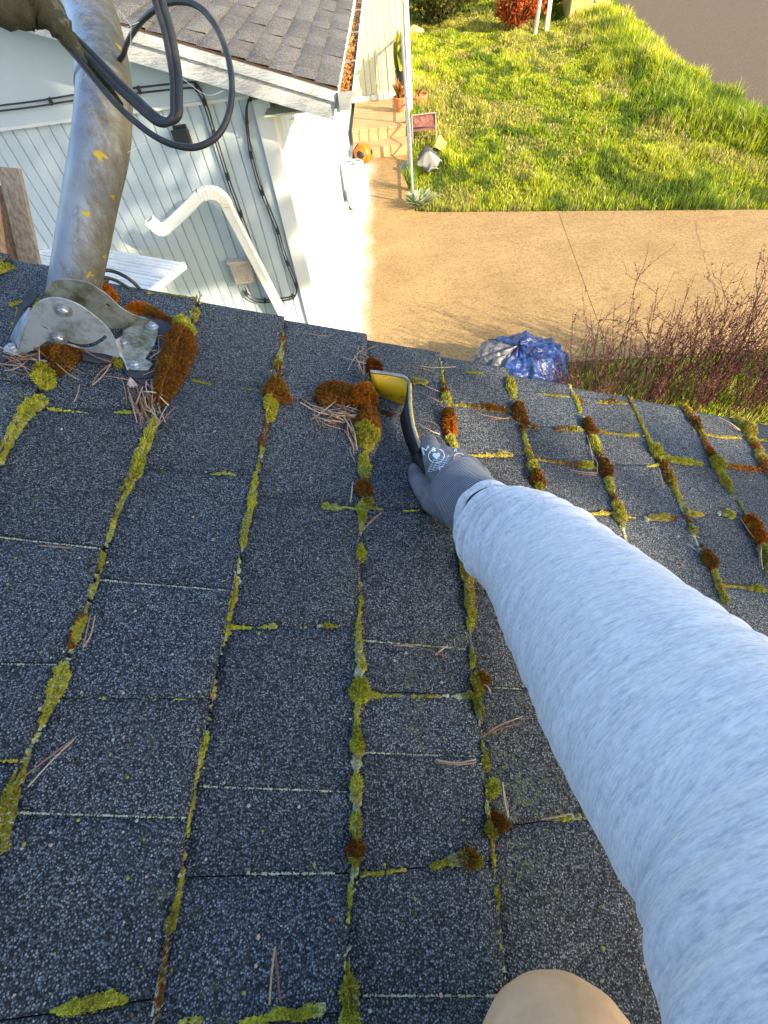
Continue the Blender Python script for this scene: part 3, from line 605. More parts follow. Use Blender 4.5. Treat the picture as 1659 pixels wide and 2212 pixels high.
# folding chair with red cloth
fc=empty('garden_chair',gnd(915,312),'small garden chair with faded red fabric standing in the grass by the rail','chair')
p=gnd(915,318)
mb=MB(); X0,X1=p[0]-.2,p[0]+.24
for x in (X0,X1): mb.tube([(x,p[1],0),(x,p[1]+.05,.3),(x,p[1]+.10,.48)],.013,6)
for x in (X0,X1): mb.tube([(x,p[1]+.42,0),(x,p[1]+.02,.26)],.013,6)
mb.tube([(X0,p[1]+.10,.48),(X1,p[1]+.10,.48)],.013,6); mb.tube([(X0,p[1]+.38,.06),(X1,p[1]+.38,.06)],.012,6); mb.build('frame',simple('old_white_tube',(.25,.22,.18),.6),fc)
mb=MB(); mb.obox((X0+.01,p[1]+.04,.25),(X1-X0-.02,0,0),(0,.33,-.02),(0,0,.015)); mb.build('seat',simple('red_fabric',(.22,.08,.07),.9,.4,25),fc)
mb=MB(); mb.obox((X0+.01,p[1]+.06,.31),(X1-X0-.02,0,0),(0,.01,.0),(0,.055,.16)); mb.build('backrest',simple('red_fabric2',(.17,.07,.06),.9,.6,18),fc)
# pile of cloth / gloves
pc=gnd(932,372)
def rag(name,p,sz,cols,label,seed):
    r=np.random.default_rng(seed); parts=[]
    for k,cc in enumerate(cols):
        n=16; u,v=np.meshgrid(np.linspace(-1,1,n),np.linspace(-1,1,n)); a=r.random()*3
        x=u*sz*(.5+.4*r.random()); y=v*sz*(.9+.5*r.random()); z=.10+.35*sz*vnoise(u*2+5+k,v*2.5+3,seed+k,3)+k*.03+.16*np.cos(u*2)*np.cos(v*1.5)
        X=p[0]+x*math.cos(a)-y*math.sin(a)+r.normal(0,.06); Y=p[1]+x*math.sin(a)+y*math.cos(a)+r.normal(0,.08)
        V=np.stack([X,Y,z],-1).reshape(-1,3); i=np.arange(n*n).reshape(n,n); Fq=np.stack([i[:-1,:-1],i[:-1,1:],i[1:,1:],i[1:,:-1]],-1).reshape(-1,4); parts.append((V,Fq,np.tile(np.array(cc),(n*n,1))))
    V,Fq,c=joinV(parts); o=npmesh(name,V,Fq,M['vc'],col=c,smooth=True); s=o.modifiers.new('s','SOLIDIFY'); s.thickness=.01; tag(o,label,'cloth')
rag('cloth_heap',pc+np.array([0,.0,0]),.17,[(.20,.20,.22),(.06,.06,.07),(.30,.29,.27)],'heap of grey and white rags lying in the grass by the rail',3)
rag('yellow_cloth',gnd(945,335),.14,[(.5,.5,.08)],'crumpled yellow cloth in the grass beside the red chair',9)
# pale garden hose by the corner
mb=MB(); mb.tube(smoothpts([gnd(892,150,.5),gnd(893,190,.1),gnd(898,215,.03),gnd(915,232,.02)],5),.012,6); tag(mb.build('garden_hose',simple('pale_green_hose',(.35,.42,.18),.5)),'pale green hose trailing from the far wall corner into the lawn','hose')

# ------------------------------------------------------------------ far garden: shrubs, posts, box
def shrub(name,p,rad,h,n,cols,label,seed,leaf=.05,group=None,stems=8):
    r=np.random.default_rng(seed); root=empty(name,p,label,'shrub',group); p=np.array(p,float)
    cl=r.normal(size=(max(8,n//260),3)); cl/=np.linalg.norm(cl,axis=1)[:,None]; cl*=r.random((len(cl),1))**.4; cl=cl*np.array([rad*.8,rad*.8,h*.42])+p+np.array([0,0,h*.52])
    cx=cl[r.integers(0,len(cl),n)]+r.normal(size=(n,3))*np.array([rad,rad,h*.6])*.17; cx[:,2]=np.abs(cx[:,2])+.02
    V,Fc,c=leaves(cx,leaf,r,np.array(cols)); npmesh('foliage',V,Fc,M['grass'],root,col=c)
    mb=MB()
    for k in range(stems):
        a=r.random()*6.28; q=cl[r.integers(len(cl))]; mb.tube(smoothpts([p+np.array([math.cos(a)*.05,math.sin(a)*.05,0]),(p*.5+q*.5)+r.normal(0,.05,3),q],3),[.02]*4+[.012]*2+[.006],5)
    mb.build('stems',M['bark'],root); return root
dk=[(.05,.07,.02),(.10,.13,.03),(.12,.12,.03),(.18,.14,.05)]
shrub('evergreen_shrub',gnd(950,52),1.25,1.7,9000,dk,'large dark green shrub beside the corner of the cream wall',1,.06)
shrub('evergreen_shrub',gnd(1010,20)+np.array([.2,1.,0]),.95,1.3,4500,dk+[(.2,.2,.05)],'dark olive shrub behind the lawn, right of the largest shrub',2,.06)
shrub('red_shrub',gnd(1120,62),.62,.75,4200,[(.45,.07,.02),(.5,.14,.04),(.25,.12,.03)],'bright orange red shrub at the far edge of the lawn',3,.05)
shrub('evergreen_shrub',gnd(1215,45)+np.array([0,1.5,0]),1.0,1.4,5000,dk,'dark shrub behind the thin posts and the ochre box',4,.06)
shrub('evergreen_shrub',gnd(1075,-12),.9,.9,3000,[(.25,.15,.05),(.12,.12,.03)],'brownish shrub on the path beyond the lawn',8,.06)
g_=gnd(1155,76); mb=MB(); mb.tube(smoothpts([g_,g_+np.array([.05,.05,.8]),g_+np.array([.02,.1,1.6]),g_+np.array([.1,.2,2.6])],3),[.06,.055,.05,.05,.05,.045,.045,.04,.04,.035],8)
tag(mb.build('tree_stake',simple('pale_bark',(.42,.36,.28),.8,.3,20)),'slender pale tree trunk rising from the far lawn','trunk')
g_=gnd(1180,70); mb=MB(); mb.box((g_[0]-.05,g_[1]-.05,0),(g_[0]+.05,g_[1]+.05,2.2)); mb.box((g_[0]-.062,g_[1]-.062,2.2),(g_[0]+.062,g_[1]+.062,2.24)); tag(mb.build('wooden_post',simple('cream_post',(.55,.52,.36),.7,.15)),'square cream post right of the slender trunk','post')
g_=gnd(1268,42); ub=empty('utility_box',g_,'ochre green utility box standing at the far end of the lawn','utility box')
mb=MB(); mb.box((g_[0]-.55,g_[1]-.1,0),(g_[0]+.55,g_[1]+.75,.85)); mb.build('cabinet',M['green_box'],ub,bevel=.03)
mb=MB(); mb.box((g_[0]-.58,g_[1]-.13,.853),(g_[0]+.58,g_[1]+.78,.92)); mb.build('lid',simple('grey_green_lid',(.26,.27,.16),.7),ub,bevel=.02)
mb=MB(); mb.box((g_[0]+.1,g_[1]-.13,.35),(g_[0]+.18,g_[1]-.102,.5)); mb.build('latch',M['steel'],ub)

# ------------------------------------------------------------------ tarp-covered heap
tp=empty('tarp_covered_heap',(1.1,4.05,0),'heap covered with a crinkled blue and grey tarp beside the driveway','tarp')
def tarpmesh(name,a0,a1,mat,seed,lift):
    n=64; u,v=np.meshgrid(np.linspace(a0,a1,n),np.linspace(0,1,n)); 
    r_=.47*(1+.12*np.cos(2*u)); hgt=.50
    prof=np.sin(v*math.pi/2); rad=prof**.55
    X=1.03+rad*r_*1.0*np.cos(u); Y=4.0+rad*.38*np.sin(u); Z=.0+hgt*np.cos(v*math.pi/2)**.62
    k=1.5*np.abs(vnoise(u*2.6+20,v*3.2+20,seed,2)-.5)-.3+.5*np.abs(vnoise(u*6+30,v*7+9,seed+1,2)-.5)
    X+=k*.10*np.cos(u); Y+=k*.10*np.sin(u); Z=np.maximum(Z+k*.07+lift,0.01)
    V=np.stack([X,Y,Z],-1).reshape(-1,3); i=np.arange(n*n).reshape(n,n); Fq=np.stack([i[:-1,:-1],i[:-1,1:],i[1:,1:],i[1:,:-1]],-1).reshape(-1,4)
    return npmesh(name,V,Fq,mat,tp)
tarpmesh('blue_sheet',-2.1,2.3,M['tarp'],3,.006); tarpmesh('grey_sheet',2.15,4.4,M['tarpg'],3,0)

# ------------------------------------------------------------------ thorny shrubs
def thorn(p,h,n,seed,lab):
    r=np.random.default_rng(seed); root=empty('thorny_shrub',p,lab,'shrub','bare thorny reddish shrubs along the driveway'); p=np.array(p,float)
    parts=[]; st=[]
    def twig(a,d,L,r0,depth):
        pts=[a]; q=a.copy(); k=9; d=d/np.linalg.norm(d)
        for i in range(k):
            d=d+r.normal(0,.13 if depth else .07,3)+np.array([0,0,.07]); d/=np.linalg.norm(d); q=q+d*L/k; pts.append(q.copy())
        st.append((np.array(pts),r0,L))
        if depth<2:
            for i in range(3,k,1):
                if r.random()<(.6 if depth==0 else .3):
                    dd=d+r.normal(0,.55,3); dd[2]=abs(dd[2])*.6+.25; twig(pts[i],dd,L*(.22+.32*r.random())*(1.2-i/k*.5),r0*.6,depth+1)
    for k in range(int(n*1.4)):
        a=r.random()*6.28; rr=abs(r.normal(0,.22)); b=p+np.array([math.cos(a)*rr,math.sin(a)*rr*.7,0]); d=np.array([math.cos(a)*.38*rr/.25+r.normal(0,.12),math.sin(a)*.25*rr/.25+r.normal(0,.12),1.])
        twig(b,d,h*(.45+.62*r.random()),.0050,0)
    mb_v=[];mb_f=[];mb_c=[];bb=0
    for pts,r0,L in st:
        m=len(pts); d=np.gradient(pts,axis=0); d/=np.linalg.norm(d,axis=1)[:,None]; a=np.cross(d,[.3,.9,.1]); a/=np.linalg.norm(a,axis=1)[:,None]; b=np.cross(d,a); rad=np.linspace(r0,r0*.35,m)[:,None]
        ring=np.stack([pts+a*rad,pts+(-.5*a+.866*b)*rad,pts+(-.5*a-.866*b)*rad],1).reshape(-1,3)
        i=np.arange(m-1)[:,None]*3; f=np.concatenate([np.c_[i+j,i+(j+1)%3,i+3+(j+1)%3,i+3+j] for j in range(3)]); c=np.array([.13,.05,.05])*(.6+.9*r.random())
        mb_v.append(ring);mb_f.append(f+bb);mb_c.append(np.tile(c,(len(ring),1)));bb+=len(ring)
        # thorn / bud knots
    V=np.concatenate(mb_v);Fq=np.concatenate(mb_f);c=np.concatenate(mb_c); npmesh('branches',V,Fq,M['twig'],root,col=c)
    cx=[];
    for pts,r0,L in st:
        for s in np.arange(0,1,max(.012/L,.01)*2.0):
            x=s*(len(pts)-1); i=int(x); q=pts[i]*(1-(x-i))+pts[min(i+1,len(pts)-1)]*(x-i); cx.append(q+r.normal(0,.004,3))
    cx=np.array(cx); V,Fc,c=leaves(cx,.0078,r,np.array([(.10,.03,.035),(.16,.06,.05),(.07,.03,.03),(.20,.09,.05)])); npmesh('buds',V,Fc,M['litter'],root,col=c)
for k,(x,y,h,n,lab) in enumerate([(1.45,3.62,.55,16,'lowest bare thorny shrub, right behind the blue tarp'),(1.85,3.66,.98,26,'thin bare thorny shrub, second from the blue tarp'),(2.3,3.6,1.08,32,'bare thorny shrub in the middle of the hedge'),(2.75,3.5,1.15,36,'tall dense thorny shrub near the right edge'),(3.2,3.45,1.28,38,'tallest thorny shrub, rightmost of the hedge'),(3.75,3.5,1.2,28,'thorny shrub at the end of the hedge beyond the tallest one')]):
    thorn((x,y,0),h,n,30+k,lab)

# ------------------------------------------------------------------ the roof in the foreground
ha=empty('shingled_house',(0,-2,0),'house whose dark mossy shingle roof fills the foreground','house')
EDGE={ -1:[(0,996),(50,905),(97,826),(127,786)],
 0:[(0,1820),(20,1747),(43,1676),(67,1620),(97,1550),(113,1510),(138,1443),(165,1375),(182,1330),(200,1276),(217,1216),(224,1193),(247,1120),(272,1063),(300,1010),(328,930),(345,880),(372,810),(425,655)],
 1:[(333,2212),(343,2144),(357,2060),(370,1994),(393,1894),(400,1810),(417,1727),(423,1676),(440,1610),(453,1526),(470,1443),(483,1390),(493,1343),(507,1270),(517,1210),(527,1160),(540,1116),(547,1060),(558,1010),(570,940),(577,900),(590,860),(600,800),(608,740),(614,697)],
 2:[(752,2209),(744,2116),(744,2043),(754,1970),(760,1897),(766,1846),(768,1751),(768,1678),(772,1615),(770,1542),(775,1488),(775,1433),(774,1360),(775,1269),(778,1200),(778,1152),(781,1100),(786,1040),(788,1000),(790,930),(792,860),(792,800),(790,738)],
 3:[(1087,2152),(1080,2079),(1073,2006),(1062,1915),(1056,1846),(1046,1744),(1038,1664),(1032,1579),(1026,1524),(1016,1433),(1011,1378),(1008,1306),(1000,1233),(990,1189),(973,960),(966,900),(958,850),(947,775)],
 4:[(1159,1066),(1150,1020),(1133,965),(1121,903),(1106,860),(1094,818)],
 5:[(1346,1172),(1333,1115),(1310,1045),(1281,965),(1262,920),(1240,868),(1222,828)],
 6:[(1559,1307),(1535,1240),(1511,1195),(1482,1130),(1449,1058),(1427,1010),(1404,972),(1382,923),(1345,853)],
 7:[(1659,1249),(1627,1175),(1601,1115),(1575,1065),(1550,1026),(1527,985),(1500,925),(1463,877)],
 8:[(1659,1036),(1640,997),(1617,955),(1598,925),(1572,897)]}
ED={}
for k,pts in EDGE.items():
    q=np.array([rf(x,y) for x,y in pts]); q=q[np.argsort(q[:,1])]; ED[k]=q
dmean={k:q[:,0].mean() for k,q in ED.items()}
for k in range(-16,13):
    if k not in ED: 
        d=-.0385-.1355*(1-k) if k<0 else .9+.1355*(k-8) 
        if k<0: d=ED[-1][:,0].mean()+.1355*(k+1)
        else: d=ED[8][:,0].mean()+.1355*(k-8)
        ED[k]=np.array([[d,-3.],[d,.8]])
def edge(k,y): q=ED[k]; return np.interp(y,q[:,1],q[:,0])
CUT={-1:[((0,830),(57,835)),((-200,1150),(-100,1150))],
 0:[((113,883),(320,896)),((0,1160),(217,1190)),((0,1435),(123,1440)),((0,1646),(50,1648))],
 1:[((413,820),(553,846)),((323,1016),(533,1035)),((217,1251),(500,1281)),((150,1510),(450,1515)),((37,1755),(400,1767)),((0,2204),(287,2160))],
 2:[((590,863),(655,868)),((550,1072),(765,1103)),((498,1352),(759,1362)),((433,1698),(748,1711)),((400,1895),(737,1886)),((518,2209),(733,2180))],
 3:[((892,825),(950,838)),((811,1096),(905,1103)),((788,1382),(1011,1406)),((799,1495),(1011,1504)),((792,1625),(1029,1637)),((781,1886),(1043,1861)),((788,2152),(1083,2149))],
 4:[((975,868),(1108,894)),((997,978),(1121,990)),((1025,1276),(1054,1278)),((1062,1484),(1123,1488)),((1110,1782),(1265,1765))],
 5:[((1113,843),(1232,860)),((1143,920),(1252,931)),((1149,989),(1285,1013)),((1188,1100),(1320,1112))],
 6:[((1236,855),(1356,876)),((1275,926),(1382,946)),((1317,1005),(1420,1010)),((1346,1115),(1459,1123))],
 7:[((1430,988),(1530,1013)),((1475,1107),(1582,1117)),((1543,1259),(1653,1275))],
 8:[((1511,936),(1598,947)),((1559,1004),(1640,1018))]}
YR=.738
rA=np.random.default_rng(11); pa=[]
BUTT=.0078
for k in range(-15,13):     # course k lies between edge k-1 (upslope) and edge k (butt)
    yc=.73; kk=k
    cuts=[]
    for a,b in CUT.get(kk,[]):
        p,q=rf(*a),rf(*b)
        if abs(q[0]-p[0])<1e-6: continue
        sl=(q[1]-p[1])/(q[0]-p[0]); cuts.append((p[1]-sl*p[0],sl))
    cuts.sort(key=lambda c:-(c[0]+c[1]*edge(k,0.3)))
    dm=edge(k,.3)-.07
    lastY=(cuts[-1][0]+cuts[-1][1]*dm) if cuts else YR-.1-.15*rA.random()
    if not cuts: cuts.append((lastY,0.))
    y=lastY-.15-.04*rA.random()
    while y>-1.6: cuts.append((y,0.)); y-=.14+.03*rA.random()
    jog=rA.normal(0,.0025)
    rk=(YR+jog,rA.normal(0,.01))
    bounds=[rk]+cuts
    for bi in range(len(bounds)-1):
        hi,lo=bounds[bi],bounds[bi+1]; nu,nv=9,13
        tone=.88+.24*rA.random(); tint=rA.normal(0,.02)
        lift=rA.random()*.0010; cor=rA.normal(0,.0006,4)
        V=np.zeros((nv,nu,3)); 
        for i in range(nu):
            u=i/(nu-1)
            for j in range(nv):
                v=j/(nv-1)
                # iterate to satisfy both the slanting cut and wavy butt
                yy=.0
                d=edge(k-1,.3)*(1-u)+edge(k,.3)*u
                for _ in range(2):
                    yt=hi[0]+hi[1]*(d if bi or 1 else 0)-(.0005 if bi else 0); yb=lo[0]+lo[1]*d+.0005
                    yy=yb*(1-v)+yt*v
                    d=(edge(k-1,yy)-.004)*(1-u)+(edge(k,yy)+0.)*u
                hgt=.0008+(BUTT+lift)*u**1.1 + cor[0]*u*v+cor[1]*u*(1-v)+.0006*noise.noise(Vector((d*30,yy*30,k)))
                V[j,i]=RW(d+(.0012*noise.noise(Vector((yy*60,k,0))) if i==nu-1 else 0),yy+.0007*noise.noise(Vector((d*90,k,yt if j>6 else yb)))*(j in (0,nv-1)),hgt)
        top=V.reshape(-1,3); idx=np.arange(nu*nv).reshape(nv,nu)
        Fq=np.stack([idx[:-1,:-1],idx[:-1,1:],idx[1:,1:],idx[1:,:-1]],-1).reshape(-1,4)
        rim=np.concatenate([idx[0,:],idx[1:,-1],idx[-1,-2::-1],idx[-2:0:-1,0]])
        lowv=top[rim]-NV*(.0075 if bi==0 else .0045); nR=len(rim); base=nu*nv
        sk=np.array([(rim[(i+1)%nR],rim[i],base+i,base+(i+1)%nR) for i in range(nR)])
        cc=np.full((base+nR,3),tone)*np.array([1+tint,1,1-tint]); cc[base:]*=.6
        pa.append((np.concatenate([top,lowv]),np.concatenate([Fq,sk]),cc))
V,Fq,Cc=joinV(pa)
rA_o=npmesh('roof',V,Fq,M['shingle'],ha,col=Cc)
dlo,dhi=edge(-16,.3),edge(12,.3)
mb=MB(); mb.obox(RW(dlo,-1.6,-.012),DV*(dhi-dlo-.0),YV*(YR+1.6-.004),NV*.010,0,(.5,.5,.5)); mb.build('starter_course',M['shingle'],ha)
mb=MB(); mb.obox(RW(dlo,-1.6,-.03),DV*(dhi-dlo-.01),YV*(YR+1.6-.02),NV*.017); mb.build('roof_deck',M['plank'],ha)
mb=MB(); mb.obox(RW(dlo,YR-.045,-.17),DV*(dhi-dlo-.02),YV*.025,NV*.14); mb.build('rake_fascia',M['peel'],ha)
e_=RW(dhi,0,-.03); t_=RW(dlo,0,-.03)
mb=MB(); mb.prism([(e_[0]-.35,YR-.35,0),(e_[0]-.35,YR-.35,e_[2]+.1),(t_[0],YR-.35,t_[2]-.02),(t_[0],YR-.35,0)],(0,-6,0)); mb.build('wall',M['cream'],ha)

# ------------------------------------------------------------------ moss
PC=dict(g=(.47,.45,.055),o=(.33,.30,.04),b=(.22,.092,.018),r=(.46,.14,.014),l=(.52,.56,.42),y=(.55,.44,.07),d=(.06,.035,.015))
def surf_h(d,y):
    d=np.asarray(d,float); y=np.asarray(y,float); h=np.full(d.shape,.0008)
    E_=[edge(k,y) for k in range(-15,13)]
    for a,b in zip(E_[:-1],E_[1:]):
        u=(d-a+.004)/(b-a+.004); m=(d>=a)&(d<b); h=np.where(m,.0008+(BUTT+.0005)*np.clip(u,0,1)**1.1,h)
    return h
def mossfield(elems, res=.0011, seed=0, bl=1.0, hscale=1., jit=1., name_l=False):
    """heightfield of overlapping cushions -> body mesh + leaf blades"""
    r=np.random.default_rng(seed)
    dom=[]
    for pts in elems:
        Q=[]
        for (x,y,wd,cc) in pts:
            c=rf(x,y,.004); e=rf(x+wd*.52,y,.004); rad=np.linalg.norm(e-c); Q.append((c[0],c[1],max(rad,.0012),cc))
        if len(Q)==1: dom.append((*Q[0][:3],PC[Q[0][3]],Q[0][3]=='l'))
        for a,b in zip(Q[:-1],Q[1:]):
            L=math.hypot(a[0]-b[0],a[1]-b[1]); k=max(1,int(L/max(.0022,min(a[2],b[2])*.55)))
            for i in range(k+(b is Q[-1])):
                t=i/k; ca,cb=np.array(PC[a[3]]),np.array(PC[b[3]]); pick=r.random()<t
                rad=(a[2]*(1-t)+b[2]*t)*(1+jit*(-.28+.5*r.random()))
                cc=(ca*(1-t)+cb*t)*.6+(cb if pick else ca)*.4
                dom.append((a[0]*(1-t)+b[0]*t+r.normal(0,rad*.13*jit),a[1]*(1-t)+b[1]*t+r.normal(0,rad*.13*jit),rad,cc,(b[3] if pick else a[3])=='l'))
    D=np.array([[q[0],q[1],q[2]] for q in dom]); 
    lo=(D[:,:2]-D[:,2:]).min(0)-res*2; hi=(D[:,:2]+D[:,2:]).max(0)+res*2
    nx,ny=int((hi[0]-lo[0])/res)+2,int((hi[1]-lo[1])/res)+2
    Hh=np.zeros((nx,ny)); CC=np.zeros((nx,ny,3))
    for (cx,cy,rad,cc,fl) in dom:
        i0,i1=max(0,int((cx-rad*1.2-lo[0])/res)),min(nx,int((cx+rad*1.2-lo[0])/res)+2); j0,j1=max(0,int((cy-rad*1.2-lo[1])/res)),min(ny,int((cy+rad*1.2-lo[1])/res)+2)
        X,Y=np.meshgrid(lo[0]+np.arange(i0,i1)*res,lo[1]+np.arange(j0,j1)*res,indexing='ij')
        q=((X-cx)**2+(Y-cy)**2)/rad**2*(1+.5*(vnoise(X*260,Y*260,5,2)-.5))
        hh=np.sqrt(np.clip(1-q,0,1))*min(rad*.85,.004+rad*.55)*(.5 if fl else 1.)*hscale
        sub=Hh[i0:i1,j0:j1]; m=hh>sub; sub[m]=hh[m]; CC[i0:i1,j0:j1][m]=cc
    X,Y=np.meshgrid(lo[0]+np.arange(nx)*res,lo[1]+np.arange(ny)*res,indexing='ij')
    Hh=Hh-.0010*np.clip(vnoise(X*300+3,Y*300,seed+6,2)*2-.35,0,1.3)*(Hh<.006)*(res>.0009); Hh=np.maximum(Hh,0)
    on=Hh>.0003
    Hn=Hh*(.8+.4*vnoise(X*420,Y*420,seed+2,2))
    nz=vnoise(X*55,Y*55,seed+9,2); CC=CC*(.72+.56*nz)[...,None]*(.65+.7*r.random((nx,ny,1)))
    if name_l: lk=(r.random((nx,ny,1))<.13)*(vnoise(X*70,Y*70,seed+15,2)>.45)[...,None]; CC=np.where(lk,np.array([.50,.54,.40]),CC)
    yl=np.clip((vnoise(X*38+7,Y*38,seed+4,2)-.55)*4,0,1)[...,None]; CC=CC*(1-yl*.35)+np.array([.30,.25,.02])*yl*.35*(CC.mean(-1,keepdims=True)/.12).clip(0,1.4)
    ia=np.full((nx,ny),-1); cell=on[:-1,:-1]|on[1:,:-1]|on[:-1,1:]|on[1:,1:]
    use=np.zeros_like(on); use[:-1,:-1]|=cell;use[1:,:-1]|=cell;use[:-1,1:]|=cell;use[1:,1:]|=cell
    ia[use]=np.arange(use.sum())
    hs=np.where(on,Hn,-.003)[use]
    # stand on the lifted butt of the course
    sh_=surf_h(X[use],Y[use]); sh_=np.maximum(sh_,.0025); V=RO+np.outer(X[use],DV)+np.outer(Y[use],YV)+np.outer(hs+sh_,NV)
    Cb=np.where(on[...,None],CC,CC.max((0,1))*.2)[use]*.8
    I,J=np.where(cell); Fq=np.stack([ia[I,J],ia[I+1,J],ia[I+1,J+1],ia[I,J+1]],-1)
    # blades
    io=np.argwhere(Hh>.0012); dens=2.2*bl*(res/.0011)**2; n=int(len(io)*dens)
    if n==0: return (V,Fq,Cb),None
    pick=io[r.integers(0,len(io),n)]; px=lo[0]+(pick[:,0]+r.random(n)-.5)*res; py_=lo[1]+(pick[:,1]+r.random(n)-.5)*res
    gx,gy=np.gradient(Hh,res); gx=gx[pick[:,0],pick[:,1]].clip(-1.6,1.6); gy=gy[pick[:,0],pick[:,1]].clip(-1.6,1.6)
    hh=Hn[pick[:,0],pick[:,1]]; c=CC[pick[:,0],pick[:,1]]
    base=RO+np.outer(px,DV)+np.outer(py_,YV)+np.outer(hh-.0007+np.maximum(surf_h(px,py_),.0025),NV)
    nd=-gx[:,None]*DV-gy[:,None]*YV+NV; nd/=np.linalg.norm(nd,axis=1)[:,None]; nd=nd+r.normal(0,.38,(n,3)); nd/=np.linalg.norm(nd,axis=1)[:,None]
    L=(.0016+.0030*r.random(n))*np.clip(hh/.004,.5,1.25); sd=np.cross(nd,r.normal(size=(n,3))); sd/=np.linalg.norm(sd,axis=1)[:,None]
    wv=.0006+.0003*r.random(n)
    T=np.stack([base-sd*wv[:,None],base+sd*wv[:,None],base+nd*L[:,None]],1).reshape(-1,3)
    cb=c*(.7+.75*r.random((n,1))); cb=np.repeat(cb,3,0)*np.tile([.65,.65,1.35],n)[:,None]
    return (V,Fq,Cb),(T,np.arange(3*n).reshape(-1,3),cb)
def moss_thing(name,elems,seed,label=None,cat='moss',group=None,kind=None,res=.0011,bl=1.,hscale=1.):
    body,bld=mossfield(elems,res,seed,bl,hscale,.35 if name=='moss_clump' else 1.,name=='moss_growth')
    V,Fq,c=body; Ft=np.concatenate([Fq[:,[0,1,2]],Fq[:,[0,2,3]]]); parts=[(V,Ft,c)]
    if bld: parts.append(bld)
    V,Ft,c=joinV(parts); o=npmesh(name,V,Ft,M['moss'],col=c); tag(o,label,cat,group,kind); return o
